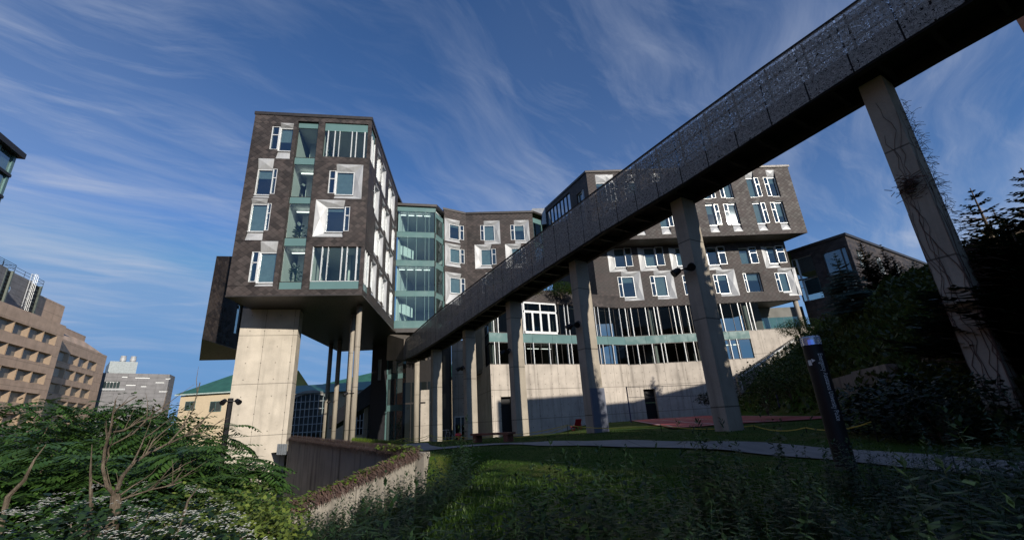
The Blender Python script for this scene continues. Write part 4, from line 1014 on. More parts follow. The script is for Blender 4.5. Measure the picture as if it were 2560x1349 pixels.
# brick hall the bridge leads to (right, mostly outside the frame)
brick = thing('brick_arts_hall', 'brown brick hall corner peeking in at the right edge where the footbridge leads', 'building', (26, 2, -1))
bq = atd(2553, 72, 25.0)
ra = math.atan2(bq.x, bq.y)+R(2.0); e_ = (bq.x+30*math.sin(ra), bq.y+30*math.cos(ra)); f_ = (bq.x+9*math.sin(ra+1.4), bq.y+9*math.cos(ra+1.4))
m1_ = (bq.x+13*math.sin(ra), bq.y+13*math.cos(ra)); v_ = (f_[0]-bq.x, f_[1]-bq.y)
mb = MB(); mb.prism([(m1_[0],m1_[1]), (m1_[0]+v_[0], m1_[1]+v_[1]), (e_[0]+v_[0], e_[1]+v_[1]), e_], -2, 15.8); mb.build('unseen_wing', BRICK, brick)  # unseen far end, roof lowered so sun reaches the spruces
mb = MB(); mb.prism([(bq.x,bq.y), f_, (m1_[0]+v_[0], m1_[1]+v_[1]), (m1_[0]-.002,m1_[1])], -2, 17.0)
mb.build('wall', BRICK, brick)
HB = [BP(-14,-1.5,0), BP(-14,6.5,0), BP(-34,6.5,0), BP(-34,-1.5,0)]
hb = thing('brick_theatre', 'brown brick theatre beside the viewer at the foot of the bridge', 'building', (15, -8, -1))
mb = MB(); mb.prism([p[:2] for p in HB], -3, 15.6); mb.build('wall', BRICK, hb)
# ------------------------------------------------------------------ retaining walls
def wallseg(mb, p, q, zt0, zt1, zb0, zb1, th=.38, mi=0):
    d = (Vector(q)-Vector(p)).normalized(); n = Vector((-d.y, d.x))*th/2
    a, b, c, e = Vector(p)-n, Vector(q)-n, Vector(q)+n, Vector(p)+n
    mb.hexa([(a.x,a.y,zb0),(b.x,b.y,zb1),(c.x,c.y,zb1),(e.x,e.y,zb0),(a.x,a.y,zt0),(b.x,b.y,zt1),(c.x,c.y,zt1),(e.x,e.y,zt0)], mi)
wz0 = atd(722,1094,(WA0.length)).z; wzE = atd(1003,1133,WE.length).z
mb = MB(); wallseg(mb, WA0, WE, wz0, wzE, -8, -5, .4)
tag(mb.build('retaining_wall', CONCO), 'stained concrete retaining wall running from the big pier toward the lawn corner', 'wall')
eb = atd(1062,1130,16.6); ez_ = eb.z
mb = MB(); mb.hexa([(WE.x-.1,WE.y-.5,-5),(eb.x,eb.y-.15,-5),(eb.x+.12,eb.y+.3,-5),(WE.x-.05,WE.y+.2,-5),(WE.x-.1,WE.y-.5,wzE+.02),(eb.x,eb.y-.15,ez_),(eb.x+.12,eb.y+.3,ez_),(WE.x-.05,WE.y+.2,wzE+.02)])
tag(mb.build('wall_end_block', CONCO), 'short upright concrete block ending the vine covered wall at the lawn corner', 'wall')
wb = atd(690,1290,14.0)
mb = MB(); wallseg(mb, (WE.x-.12,WE.y-.45), (wb.x,wb.y), wzE-.05, wb.z, -5, -5, .34)
tag(mb.build('sloping_wall', CONCO), 'low concrete wall sloping down into the weeds with ivy along its top', 'wall')
# dry vines on the long wall, ivy on the sloping one
def hang(name, p, q, z0, z1, n, ln, mat, label, cat, rng, spread=.35, leaf=False):
    mb = MB()
    for k in range(n):
        t = rng.random(); x, y, z = lerp(p[0],q[0],t), lerp(p[1],q[1],t), lerp(z0,z1,t)
        dx, dy = rng.uniform(-spread, spread), rng.uniform(-spread, spread)
        L = ln*rng.uniform(.3, 1); w = rng.uniform(.005, .013)
        if leaf:
            c = Vector((x+dx, y+dy, z+rng.uniform(-.05,.16))); a = rng.uniform(0,6.28); d = Vector((math.cos(a), math.sin(a), rng.uniform(-.6,.3)))*rng.uniform(.08,.17); u = Vector((-d.y,d.x,rng.uniform(-.05,.05)))*.45
            mb.poly([c, c+d*.5+u, c+d, c+d*.5-u])
        else:
            d = (Vector(q)-Vector(p)).normalized()
            side = Vector((d.y, -d.x)) if Vector((d.y,-d.x)).dot(-Vector(p)) > 0 else Vector((-d.y, d.x))
            c = Vector((x, y, z+.08)); o = side*rng.uniform(.12,.30)
            p1 = c + Vector((d.x*rng.uniform(-.3,.3), d.y*rng.uniform(-.3,.3), rng.uniform(0,.12))); p2 = Vector((x+o.x+d.x*rng.uniform(-.3,.3), y+o.y, z-L*.35)); p3 = p2 + Vector((d.x*rng.uniform(-.2,.2), 0, -L*.65)); dd = Vector((d.x, d.y, 0))*w
            mb.poly([p1-dd, p1+dd, p2+dd, p2-dd]); mb.poly([p2-dd, p2+dd, p3+dd*.3, p3-dd*.3])
    return tag(mb.build(name, mat), label, cat)
rng = random.Random(3)
hang('dry_vines', WA0, WE, wz0, wzE, 4200, .34, VINE, 'brown dead vines hanging over the top of the stained retaining wall', 'vine', rng)
hang('dry_vines', (WE.x,WE.y-.4), (wb.x,wb.y), wzE, wb.z, 800, .2, VINE, 'thin mat of brown stems along the top of the sloping wall', 'vine', rng)
hang('ivy', (WE.x,WE.y-.3), (wb.x,wb.y), wzE+.03, wb.z+.05, 900, .2, LGRN, 'green ivy creeping along the top of the sloping wall', 'ivy', rng, .16, True)
hang('ivy', WE+(WA0-WE)*.02, WE+(WA0-WE)*.16, wzE+.06, wzE+.1, 420, .2, LGRN, 'yellow green ivy clump on the wall corner beside the lawn', 'ivy', rng, .3, True)
mb = MB(); q = atd(712,1112,33.2)
for k in range(9): 
    a_ = atd(696+k*2.6,1112,33.0); mb.box(a_.x-.04, a_.x+.04, a_.y-.06-.05*(k%2), a_.y-.05*(k%2), a_.z-.55, a_.z+.08)
tag(mb.build('corrugated_panel', simple('galvanised', (.22,.24,.26), .5, .4)), 'small corrugated metal panel where the retaining wall meets the pier', 'panel')
# ------------------------------------------------------------------ emergency pole
gp = atd(2100,1112,10.4); epx, epy = gp.x, gp.y; ez0 = lawn_z(epx, epy)-.1; etop = atd(2034,840,10.4).z
ep = thing('emergency_pole', 'black emergency call pole lettered down its side with a clear cap and blue lamp', 'call pole', (epx, epy, ez0))
rad = .165
mb = MB(); mb.tube([(epx,epy,ez0),(epx,epy,etop-.17)], rad, 32); mb.smooth = False; mb.build('post', BLACK, ep, smooth=False)
mb = MB(); mb.tube([(epx,epy,etop-.169),(epx,epy,etop-.03),(epx,epy,etop)], [rad*1.03,rad*1.03,rad*.95], 32)
t = NT('clear_cap'); g_ = t.n('ShaderNodeBsdfGlossy', {'Color': (.9,.95,1,1), 'Roughness': .15}).outputs[0]; tr_ = t.n('ShaderNodeBsdfTransparent', {'Color': (.8,.85,.9,1)}).outputs[0]; di = t.n('ShaderNodeBsdfDiffuse', {'Color': (.6,.65,.7,1)}).outputs[0]
m1 = t.n('ShaderNodeMixShader', {0: .3}); t.t.links.new(tr_, m1.inputs[1]); t.t.links.new(g_, m1.inputs[2]); m2 = t.n('ShaderNodeMixShader', {0: .3}); t.t.links.new(m1.outputs[0], m2.inputs[1]); t.t.links.new(di, m2.inputs[2])
mb.build('cap', t.done(m2.outputs[0]), ep)
mb = MB(); mb.tube([(epx,epy,etop-.165),(epx,epy,etop-.06)], .05, 16); mb.build('blue_lamp', m_emit('blue_lamp', (.03,.14,.8), .9), ep)
cur = bpy.data.curves.new('lettering', 'FONT'); cur.body = 'Emergency Assistance University Police'; cur.size = .125; cur.resolution_u = 3
to = bpy.data.objects.new('lettering_tmp', cur); C.objects.link(to); dg_ = bpy.context.evaluated_depsgraph_get(); tm = to.evaluated_get(dg_).to_mesh()
tv = [v.co.copy() for v in tm.vertices]; tf = [tuple(p.vertices) for p in tm.polygons]; to.evaluated_get(dg_).to_mesh_clear(); bpy.data.objects.remove(to)
wtx = max(v.x for v in tv); zA = atd(2055,882,10.3).z; zB_ = atd(2103,1050,10.3).z; scx = (zA-zB_)/wtx
view = math.atan2(-epy, -epx); base_a = view + .62
mb = MB()
for v in tv:
    ang = base_a + (v.y-.045)/rad
    mb.v.append((epx+(rad+.004)*math.cos(ang), epy+(rad+.004)*math.sin(ang), zA - v.x*scx))
mb.f = tf; mb.m = [0]*len(tf); mb.build('lettering', simple('grey_lettering', (.5,.5,.52), .6), ep)
mb = MB()
def onpole(u, z): a = view - .72 + u/rad; return (epx+(rad+.004)*math.cos(a), epy+(rad+.004)*math.sin(a), z)
zs_ = atd(2040,905,10.3).z
mb.poly([onpole(-.03,zs_-.05), onpole(.04,zs_-.05), onpole(.04,zs_+.05), onpole(-.03,zs_+.05)]); mb.poly([onpole(.05,zs_+.0), onpole(.11,zs_+.035), onpole(.05,zs_+.07)])
mb.build('call_symbol', simple('sign_white', (.6,.6,.6), .5), ep)
# ------------------------------------------------------------------ floodlights
def floodlight(loc, d, label, heads=2):
    o = thing('floodlight', label, 'floodlight', loc, 'black floodlights clamped to pillars and poles')
    b = Vector(loc); d = Vector((d[0], d[1], 0)).normalized(); s = Vector((-d.y, d.x, 0))
    mb = MB(); mb.tube([b, b+d*.3], .05, 8); mb.tube([b+d*.3-s*.38, b+d*.3+s*.38], .035, 6); mb.build('arm', BLACK, o)
    for k in range(heads):
        c = b+d*.34+s*(.36 if k else -.36); f = (d*.8 + s*(.5 if k else -.5) - Vector((0,0,.55))).normalized()
        mb = MB(); mb.tube([c-f*.16, c-f*.1, c+f*.12, c+f*.22], [.07,.13,.16,.17], 12); mb.build('lamp_head', BLACK, o)
    return o
floodlight(BP(7.5,.46,5.55), BN, 'floodlight pair on the second pillar from the right, high up')
floodlight(BP(15,.46,4.75), BN, 'floodlight pair on the pillar standing in the grey padding')
floodlight(BP(22.5,.46,4.5), BN, 'floodlight pair on the pillar left of the padded one')
floodlight(BP(30,.46,4.3), BN, 'floodlight pair on the pillar beside the shaded doorway')
cx_, cy_ = 40.2*math.sin(R(-20.25)), 40.2*math.cos(R(-20.25)); fz = atd(880,983,40).z
floodlight((cx_-.1,cy_-.23,fz), (-.3,-1), 'floodlight on the nearest round column under the raised block', 1)
cx_, cy_ = 57.5*math.sin(R(-22.3)), 57.5*math.cos(R(-22.3)); floodlight((cx_-.1,cy_-.25,atd(838,1003,57).z), (-.3,-1), 'floodlight on a farther round column under the raised block', 1)
lp_ = atd(563,1090,34.0); lt = atd(573,1003,34.0).z
fo = floodlight((lp_.x, lp_.y, lt), (.6,-.8), 'floodlight pair on the tall black pole left of the big pier')
mb = MB(); mb.tube([(lp_.x,lp_.y,-8),(lp_.x,lp_.y,lt+.2)], .16, 10); mb.build('pole', BLACK, fo)
# pad board
mb = MB(); zg = -1.0
def pb(s, n, z): return BP(15+s, n, z)
mb.hexa([pb(-.40,.47,zg),pb(-.40,-.47,zg),pb(-.305,-.47,zg),pb(-.305,.47,zg),pb(-.40,.47,1.35),pb(-.40,-.47,1.35),pb(-.305,-.47,1.35),pb(-.305,.47,1.35)])
tag(mb.build('padded_board', PAD), 'tall grey padded board leaning on the foot of a bridge pillar', 'board')
# bench
b0 = ground_hit(1180,1106); b1 = ground_hit(1268,1104)
bn = thing('park_bench', 'reddish brown timber bench on two blocks beside the path', 'bench', (b0.x, b0.y, b0.z))
d = (b1-b0).to_2d().normalized(); n = Vector((-d.y, d.x)); L = (b1-b0).to_2d().length
def bx(mb, s0, s1, n0, n1, z0, z1):
    q = lambda s, m, z: (b0.x+d.x*s+n.x*m, b0.y+d.y*s+n.y*m, b0.z+z); mb.hexa([q(s0,n0,z0),q(s1,n0,z0),q(s1,n1,z0),q(s0,n1,z0),q(s0,n0,z1),q(s1,n0,z1),q(s1,n1,z1),q(s0,n1,z1)])
mb = MB(); 
for k in range(3): bx(mb, -.12, L+.12, k*.17, k*.17+.155, .36, .46)
mb.build('seat', WOOD, bn)
for s in (.02, L-.3):
    mb = MB(); bx(mb, s, s+.28, .04, .46, -.1, .359); mb.build('leg', WOOD, bn)
# red loungers
def lounger(p, ang, label, h=.95):
    o = thing('lounge_chair', label, 'lounge chair', tuple(p), 'red lounge chairs on the lawn')
    prof = [(-.95,.32),(-.55,.20),(-.1,.40),(.25,.30),(.5,.62),(.74,h)]
    ca_, sa_ = math.cos(ang), math.sin(ang)
    def W(u, v, z): return (p.x+ca_*u-sa_*v, p.y+sa_*u+ca_*v, p.z+z)
    def slab(pr, nm):
        mb = MB(); w = .31; t = .045
        for (u0, z0), (u1, z1) in zip(pr, pr[1:]):
            mb.hexa([W(u0,-w,z0),W(u1,-w,z1),W(u1,w,z1),W(u0,w,z0),W(u0,-w,z0+t),W(u1,-w,z1+t),W(u1,w,z1+t),W(u0,w,z0+t)])
        mb.build(nm, RED, o)
    slab(prof[:4], 'seat'); slab(prof[3:], 'backrest')
    for v in (-.33, .33):
        mb = MB(); mb.tube([W(-.55,v,.19),W(-.35,v,0),W(.25,v,0),W(.45,v,.52)], .035, 6); mb.build('side_frame', RED, o)
lounger(ground_hit(1442,1074), R(-75), 'red lounge chair with its backrest up beside the padded pillar')
lounger(ground_hit(1372,1076), R(160), 'low red lounge chair in profile left of the one by the pillar', .72)
q = atd(1146,1087,37.5); mb = MB(); mb.tube([q+Vector((-.26,0,-.02)), q+Vector((-.2,0,0)), q, q+Vector((.2,0,0)), q+Vector((.26,0,-.02))], [.06,.15,.18,.15,.06], 12); mb.tube([q+Vector((0,0,-.1)), q+Vector((0,0,-.75))], .03, 6); mb.smooth = True
tag(mb.build('red_bag', RED), 'small red rounded bag on a stem beside the bicycle', 'bag')  # red bag by the bicycle, modelled on a stem
# bicycle
p = atd(1122,1108,38); bk = thing('bicycle', 'bicycle standing near the second last bridge pillar, handlebar toward the path', 'bicycle', tuple(p))
def ring(c, r, ax, w=.02, n=26):
    mb = MB(); ax = ax.normalized(); u = Vector((0,0,1)); mb.tube([c+ax*r*math.cos(2*math.pi*k/n)+u*r*math.sin(2*math.pi*k/n) for k in range(n+1)], w, 6); return mb
ax = Vector((.45,.9,0)).normalized(); sd = Vector((-ax.y,ax.x,0)); P0 = Vector(p)
w1, w2 = P0+ax*-.5+Vector((0,0,.34)), P0+ax*.5+Vector((0,0,.34))
for c in (w1, w2):
    w_ = ring(c, .33, ax, .022).build('wheel', BLACK, bk); w_['_b'] = tuple(bk['_b'])
    mb = MB()
    for k in range(8): a_ = k*math.pi/4; mb.tube([c, c+ax*.32*math.cos(a_)+Vector((0,0,.32*math.sin(a_)))], .006, 3)
    mb.build('spoke', WHITE, w_)
bb = P0+Vector((0,0,.32)); st = P0+ax*.14+Vector((0,0,.9)); hd = P0-ax*.34+Vector((0,0,.88))
mb = MB(); 
for a_, b_ in ((bb,st),(bb,hd),(st,hd),(bb,w2),(st,w2),(hd,w1)): mb.tube([a_,b_], .018, 6)
mb.build('frame', simple('bike_grey', (.35,.36,.38), .35, .5), bk)
mb = MB(); mb.tube([hd, hd+Vector((0,0,.16))], .015, 6); mb.tube([hd+Vector((0,0,.16))-sd*.32-ax*.05, hd+Vector((0,0,.18)), hd+Vector((0,0,.16))+sd*.32-ax*.05], .02, 6); mb.build('handlebar', WHITE, bk)
mb = MB(); mb.tube([st+Vector((0,0,.03))-ax*.14, st+Vector((0,0,.06)), st+Vector((0,0,.06))+ax*.14], [.03,.06,.08], 8); mb.build('saddle', BLACK, bk)
# volleyball net
v0 = ground_hit(1578,1055); v1 = ground_hit(1953,1034); vn = thing('volleyball_net', 'volleyball net strung between two navy posts over the red court', 'net', tuple(v0))
h0 = atd(1566,966,math.hypot(v0.x,v0.y)).z; h1 = atd(1940,945,math.hypot(v1.x,v1.y)).z
for v, h in ((v0,h0),(v1,h1)):
    mb = MB(); mb.tube([(v.x,v.y,v.z-.2),(v.x,v.y,h)], .06, 10); mb.build('post', NAVY, vn)
mb = MB(); A_, B_ = Vector((v0.x,v0.y,h0-.06)), Vector((v1.x,v1.y,h1-.06))
for dz in (0, .95): mb.tube([A_-Vector((0,0,dz)), (A_+B_)/2-Vector((0,0,dz+.12)), B_-Vector((0,0,dz))], .022, 5)
mb.build('net_tape', simple('net_tape', (.08,.08,.08), .8), vn)
mb = MB()
for k in range(1, 30):
    t_ = k/30; q = A_+(B_-A_)*t_-Vector((0,0,.12*(1-abs(2*t_-1)))); mb.tube([q, q-Vector((0,0,.95))], .006, 3)
mb.build('net_cord', simple('net_cord', (.05,.05,.05), .8), vn)
# rope barrier
rb = thing('rope_barrier', 'sagging yellow rope on short stakes fencing off the lawn in front of the pillars', 'rope barrier', tuple(ground_hit(1415,1095)))
RP = [((800,1108),(802,1099),30),((920,1108),(924,1101),28),((1007,1112),(1010,1094),30),((1060,1112),(1075,1086),32),((1140,1108),(1142,1090),33),((1230,1096),(1232,1088),31),((1415,1092),(1418,1062),23),((1655,1084),(1652,1062),21),((1883,1086),(1884,1063),19.5),((2020,1084),(2014,1068),17.5),((2180,1078),(2180,1053),15)]
pts = []
mb = MB()
for (bp_, tp, dd) in RP:
    q = atd(*tp, dd); pts.append(q); zg = lawn_z(q.x, q.y) if q.x > -5 or q.y > 18 else q.z-.8
    if tp[0] > 990: mb = MB(); mb.tube([(q.x,q.y,min(zg,q.z-.3)-.15),(q.x,q.y,q.z+.04)], .016, 5); mb.build('stake', BLACK, rb)
mb = MB()
for off in (0, -.16):
    for a_, b_ in zip(pts, pts[1:]):
        if off and a_.x > 2: continue
        mb.tube([a_.lerp(b_, k/6) - Vector((0,0,.14*(1-(2*k/6-1)**2)-off*(1 if k not in (0,6) else .3))) for k in range(7)], .016, 5)
mb.build('rope', YEL, rb)
# post box near wall, curb walls on the hill
mb = MB(); q = ground_hit(1205,1092); mb.box(q.x-.2,q.x+.2,q.y-.1,q.y+.1,q.z-.1,q.z+.75); mb.box(q.x-.3,q.x+.3,q.y-.16,q.y+.16,q.z+.751,q.z+.95)
tag(mb.build('litter_bin', BLACK), 'small black bin standing before the podium wall corner', 'bin')
a0 = ground_hit(2095,978); a1 = ground_hit(2150,962); a2 = ground_hit(2238,942)
mb = MB()
for p, q in ((a0,a1),(a1,a2)): wallseg(mb, p.to_2d(), q.to_2d(), p.z+.75, q.z+.65, p.z-1, q.z-1, .5)
tag(mb.build('low_hill_wall', CONCO), 'low grey concrete wall half buried on the hillside behind the call pole', 'wall')
a0 = ground_hit(2320,912); a1 = ground_hit(2410,900); mb = MB(); wallseg(mb, a0.to_2d(), a1.to_2d(), a0.z+.35, a1.z+.3, a0.z-1, a1.z-1, .4)
tag(mb.build('low_hill_wall', CONCO), 'short strip of concrete kerb on the hillside beside the vine covered pillar', 'wall')
# sloping stair wall against the podium
mb = MB(); sA, sB = PB.px(1838,940,.5), PB.px(1990,840,.5)
mb.hexa([PB.P(sA[0],.9,sA[1]-3),PB.P(sB[0],.9,sB[1]-3),PB.P(sB[0],.5,sB[1]-3),PB.P(sA[0],.5,sA[1]-3),PB.P(sA[0],.9,sA[1]),PB.P(sB[0],.9,sB[1]),PB.P(sB[0],.5,sB[1]),PB.P(sA[0],.5,sA[1])])
sw = mb.build('stair_wall', CONCO); tag(sw, 'sloping wall with pale rail climbing the hill against the podium', 'wall')
mb = MB(); sA, sB = PB.px(1850,942,2.0), PB.px(1985,850,2.0); mb.tube([PB.P(sA[0],2.0,sA[1]),PB.P(sB[0],2.0,sB[1])], .1, 6)
for k in range(8):
    t_ = k/7; q = PB.P(lerp(sA[0],sB[0],t_),2.0,lerp(sA[1],sB[1],t_)); mb.tube([(q[0],q[1],q[2]-1.4), q], .04, 5)
mb.build('handrail', simple('pale_rail', (.5,.5,.48), .5), sw)
# ------------------------------------------------------------------ vegetation
def quadleaf(mb, c, d, w, up):
    s = d.cross(up)
    if s.length < 1e-4: s = Vector((1,0,0))
    s = s.normalized()*w
    mb.poly([c, c+d*.45+s, c+d, c+d*.45-s])
def pinnate(mb, base, d, L, nl, droop, rng, lf=.12):
    p = Vector(base); d = Vector(d).normalized(); step = L/nl
    for k in range(nl):
        d = (d + Vector((0,0,-droop/nl))).normalized(); q = p+d*step
        sdv = d.cross(Vector((0,0,1))); sdv = sdv.normalized() if sdv.length > .01 else Vector((1,0,0))
        l = lf*(.6+.7*math.sin(math.pi*(k+.7)/(nl+.6)))
        for sg in (-1, 1):
            dd = (sdv*sg*.85 + d*.45 + Vector((0,0,-.28+rng.uniform(-.12,.12)))).normalized()*l
            quadleaf(mb, q, dd, l*.17, Vector((0,0,1)))
        p = q
    quadleaf(mb, p, d*lf, lf*.17, Vector((0,0,1)))
def sumac_meshes(seed, h, rr, tips, nleaf=7, L=.62, lf=.16):
    rng = random.Random(seed); crown = MB(); trunk = MB(); base = Vector((0,0,0))
    for k in range(tips):
        a = rng.uniform(0, 6.283); r = rr*math.sqrt(rng.random()); hh = h*(1-.42*(r/rr)**2)*rng.uniform(.45, 1.0)
        tip = Vector((r*math.cos(a), r*math.sin(a), hh))
        if k % 4 == 0:
            m = Vector((tip.x*.35, tip.y*.35, hh*.5)); trunk.tube([base+Vector((tip.x*.08,tip.y*.08,-.5)), m, tip], [.045,.03,.012], 5)
        a0 = rng.uniform(0, 6.28); n_ = nleaf + rng.randint(-2, 2)
        for i in range(n_):
            w = a0+6.283*i/n_+rng.uniform(-.3,.3); el = rng.uniform(-.1,.75)
            pinnate(crown, tip, (math.cos(w), math.sin(w), el), L*rng.uniform(.7,1.15), 9, rng.uniform(.5,1.2), rng, lf)
    return trunk, crown
def place_meshes(name, label, cat, group, loc, parts, mats, pnames, rz=0, sc=1):
    o = thing(name, label, cat, loc, group); o.rotation_euler = (0,0,rz); o.scale = (sc,sc,sc); b = tuple(o['_b']); o['_b'] = (0,0,0)
    for mb, m, pn in zip(parts, mats, pnames): mb.build(pn, m, o)
    o['_b'] = b; return o
SUM = [  # pixel of crown top, distance, height, radius, tips, label
 ((60,1000),19,6.2,3.2,120,'leafy sumac below the tan office block at the left edge'),
 ((210,1000),20,6.2,3.0,120,'leafy sumac under the roof corner of the tan office block'),
 ((350,968),21,7.0,2.8,120,'tallest sumac rising in front of the grey laboratory'),
 ((470,1030),17,5.2,2.3,100,'sumac spreading in front of the cream hall'),
 ((545,1098),13,4.0,1.7,90,'sumac whose long leaves overlap the big pier'),
 ((420,1120),11.5,3.3,1.6,80,'dark sumac behind the bare dead tree'),
 ((120,1090),13,3.8,2.2,90,'lower sumac at the left edge over the white flowers'),
 ((270,1080),14,4.4,2.0,90,'sumac directly behind the fork of the dead tree'),
 ((-10,1040),14,4.8,2.2,90,'sumac cut by the left picture edge'),
]
protos = {}
for i, ((px_, py_), dd, h, rr, tips, lab) in enumerate(SUM):
    q = atd(px_, py_, dd); zb_ = q.z-h
    key = i % 5
    tr, cr = sumac_meshes(20+i, h, rr, int(tips*1.15), 8, .78 if dd < 16 else .85, .19)
    place_meshes('sumac', lab, 'shrub', 'sumac shrubs in the valley', (q.x, q.y, zb_), (tr, cr), (BARK, LSUM), ('trunk','crown'))
# yellow sprigs
def clump_mesh(seed, n, rx, rz_, leaf, mode='ball', lw=.3):
    rng = random.Random(seed); mb = MB()
    for k in range(n):
        v = Vector((rng.gauss(0,1), rng.gauss(0,1), rng.gauss(0,1))).normalized()*(rng.random()**.35)
        lump = 1+.22*math.sin(v.x*7+seed)*math.sin(v.y*6+seed*2)*math.sin(v.z*5)
        c = Vector((v.x*rx*lump, v.y*rx*lump, rz_+v.z*rz_*lump)); a = rng.uniform(0,6.28)
        d = Vector((math.cos(a), math.sin(a), rng.uniform(-.7,.8))).normalized()*leaf*rng.uniform(.6,1.3)
        quadleaf(mb, c, d, leaf*lw*rng.uniform(.8,1.2), Vector((rng.uniform(-.4,.4),rng.uniform(-.4,.4),1)))
    return mb
def stems_mesh(seed, n, r, h):
    rng = random.Random(seed); mb = MB()
    for k in range(n):
        a = rng.uniform(0,6.28); q = r*rng.random(); mb.tube([(0,0,-.4),(q*.4*math.cos(a),q*.4*math.sin(a),h*.5),(q*math.cos(a),q*math.sin(a),h)], [.03,.02,.008], 4)
    return mb
for i, (q, dd, r, h, lab) in enumerate((((300,1215),6.6,1.25,.85,'white flowering shrub behind the foot of the dead tree'),((120,1265),5.6,1.15,.8,'white flowering shrub near the lower left corner'),((430,1300),5.2,.9,.7,'white flowering shrub in the lower centre left, under the bush'))):
    c = atd(*q, dd); mb = clump_mesh(60+i, 3800, r, h, .085); fl = MB(); rng = random.Random(90+i)
    for k in range(150):
        v = Vector((rng.gauss(0,1), rng.gauss(0,1), abs(rng.gauss(0,.8)))).normalized(); b_ = Vector((v.x*r*1.03, v.y*r*1.03, h+v.z*h*1.05))
        for j in range(9): p_ = b_+Vector((rng.uniform(-.055,.055), rng.uniform(-.055,.055), rng.uniform(-.012,.02))); s_ = .010; fl.poly([p_+Vector((-s_,-s_,0)),p_+Vector((s_,-s_,.004)),p_+Vector((s_,s_,0)),p_+Vector((-s_,s_,.004))])
    place_meshes('flowering_shrub', lab, 'shrub', 'white flowering shrubs', (c.x,c.y,c.z-2*h), (stems_mesh(i,14,r*.7,h*1.6), mb, fl), (BARK, LWEED, FLOW), ('stem','foliage','flower_heads'))
for i, (q, dd, r, h, n, lab) in enumerate((((560,1205),9.0,1.35,.95,5200,'sunlit light green bush between the sumac and the sloping wall'),((620,1260),8.0,.75,.55,2400,'small bright bush at the foot of the sloping wall'),((500,1275),7.0,.9,.6,2600,'light green bush right of the dead tree trunk'))):
    c = atd(*q, dd); place_meshes('bush', lab, 'bush', 'light green bushes in the valley', (c.x,c.y,c.z-2*h), (stems_mesh(i+9,12,r*.7,h*1.5), clump_mesh(70+i, n, r, h, .10)), (BARK, LBUSH), ('stem','foliage'))
# dead tree (fork seen against the sumac)
dtp = atd(285,1349,6.4); dt = thing('dead_tree', 'bare dead tree with pale forked branches in front of the sumac', 'tree', (dtp.x, dtp.y, dtp.z-1.0))
def dpt(x, y, dd=6.4): return atd(x, y, dd)
mb = MB(); mb.tube([dtp-Vector((0,0,1.0)), dpt(283,1300), dpt(290,1255), dpt(288,1235)], [.062,.052,.046,.040], 8); mb.build('trunk', DEADW, dt)
br = [[(288,1238),(268,1215),(257,1170),(262,1120),(275,1080),(283,1030),(290,1000)],[(292,1225),(305,1190),(330,1160),(365,1135),(420,1108),(460,1090),(510,1080),(560,1045)],[(275,1080),(310,1075),(345,1055),(390,1040),(430,1010)],[(365,1135),(380,1105),(400,1085),(430,1060)],[(296,1250),(340,1235),(380,1222),(430,1212),(455,1203)],[(330,1160),(350,1120),(360,1095),(395,1070)],[(262,1120),(300,1100),(330,1085)],[(420,1108),(450,1075),(480,1030),(500,955)],[(296,1240),(330,1215),(370,1190)],[(460,1090),(500,1060),(535,1020)],[(283,1030),(300,1015),(343,990)],[(430,1212),(445,1190),(460,1170)],[(257,1170),(272,1140),(265,1050)],[(330,1085),(380,1035),(425,1005)],[(380,1222),(400,1200),(430,1180)]]
mb = MB(); rng = random.Random(5)
for i, b_ in enumerate(br):
    r0 = .021 if i < 2 else .0095; dd0 = 6.4; P_ = []
    for k, q in enumerate(b_): P_.append(dpt(q[0], q[1], dd0 + (.12*k if i % 2 else -.05*k)))
    mb.tube(P_, [lerp(r0, .004, k/(len(b_)-1)) for k in range(len(b_))], 6)
for b_ in br:
    P_ = [dpt(*q) for q in b_]
    for k in range(1, len(P_)):
        for j in range(rng.randint(0,2)):
            q = P_[k-1].lerp(P_[k], rng.random()); dr = (P_[k]-P_[k-1]).normalized(); e = (dr + Vector((rng.uniform(-.9,.9), rng.uniform(-.5,.5), rng.uniform(-.2,1.0)))).normalized()*rng.uniform(.1,.38)
            mb.tube([q, q+e*.55+Vector((0,0,.01)), q+e+Vector((rng.uniform(-.03,.03),0,rng.uniform(-.02,.05)))], [.0055,.0038,.0015], 4)
mb.build('limb', DEADW, dt)
for (b_, dd, r0, lab) in (([(235,1349),(228,1260),(226,1180),(230,1110)],7.5,.03,'single bare reddish stem left of the dead tree'),([(5,1330),(20,1240),(60,1200),(85,1150),(115,1110)],7.0,.03,'bare leaning branch at the left edge over the flowers'),([(430,1290),(470,1250),(500,1210)],6.0,.018,'thin dry stem leaning right of the dead tree')):
    P_ = [atd(x,y,dd) for x, y in b_]; P_[0].z -= .8; mb = MB(); mb.tube(P_, [lerp(r0,.003,k/(len(P_)-1)) for k in range(len(P_))], 6); tag(mb.build('bare_stem', DEADW), lab, 'branch')
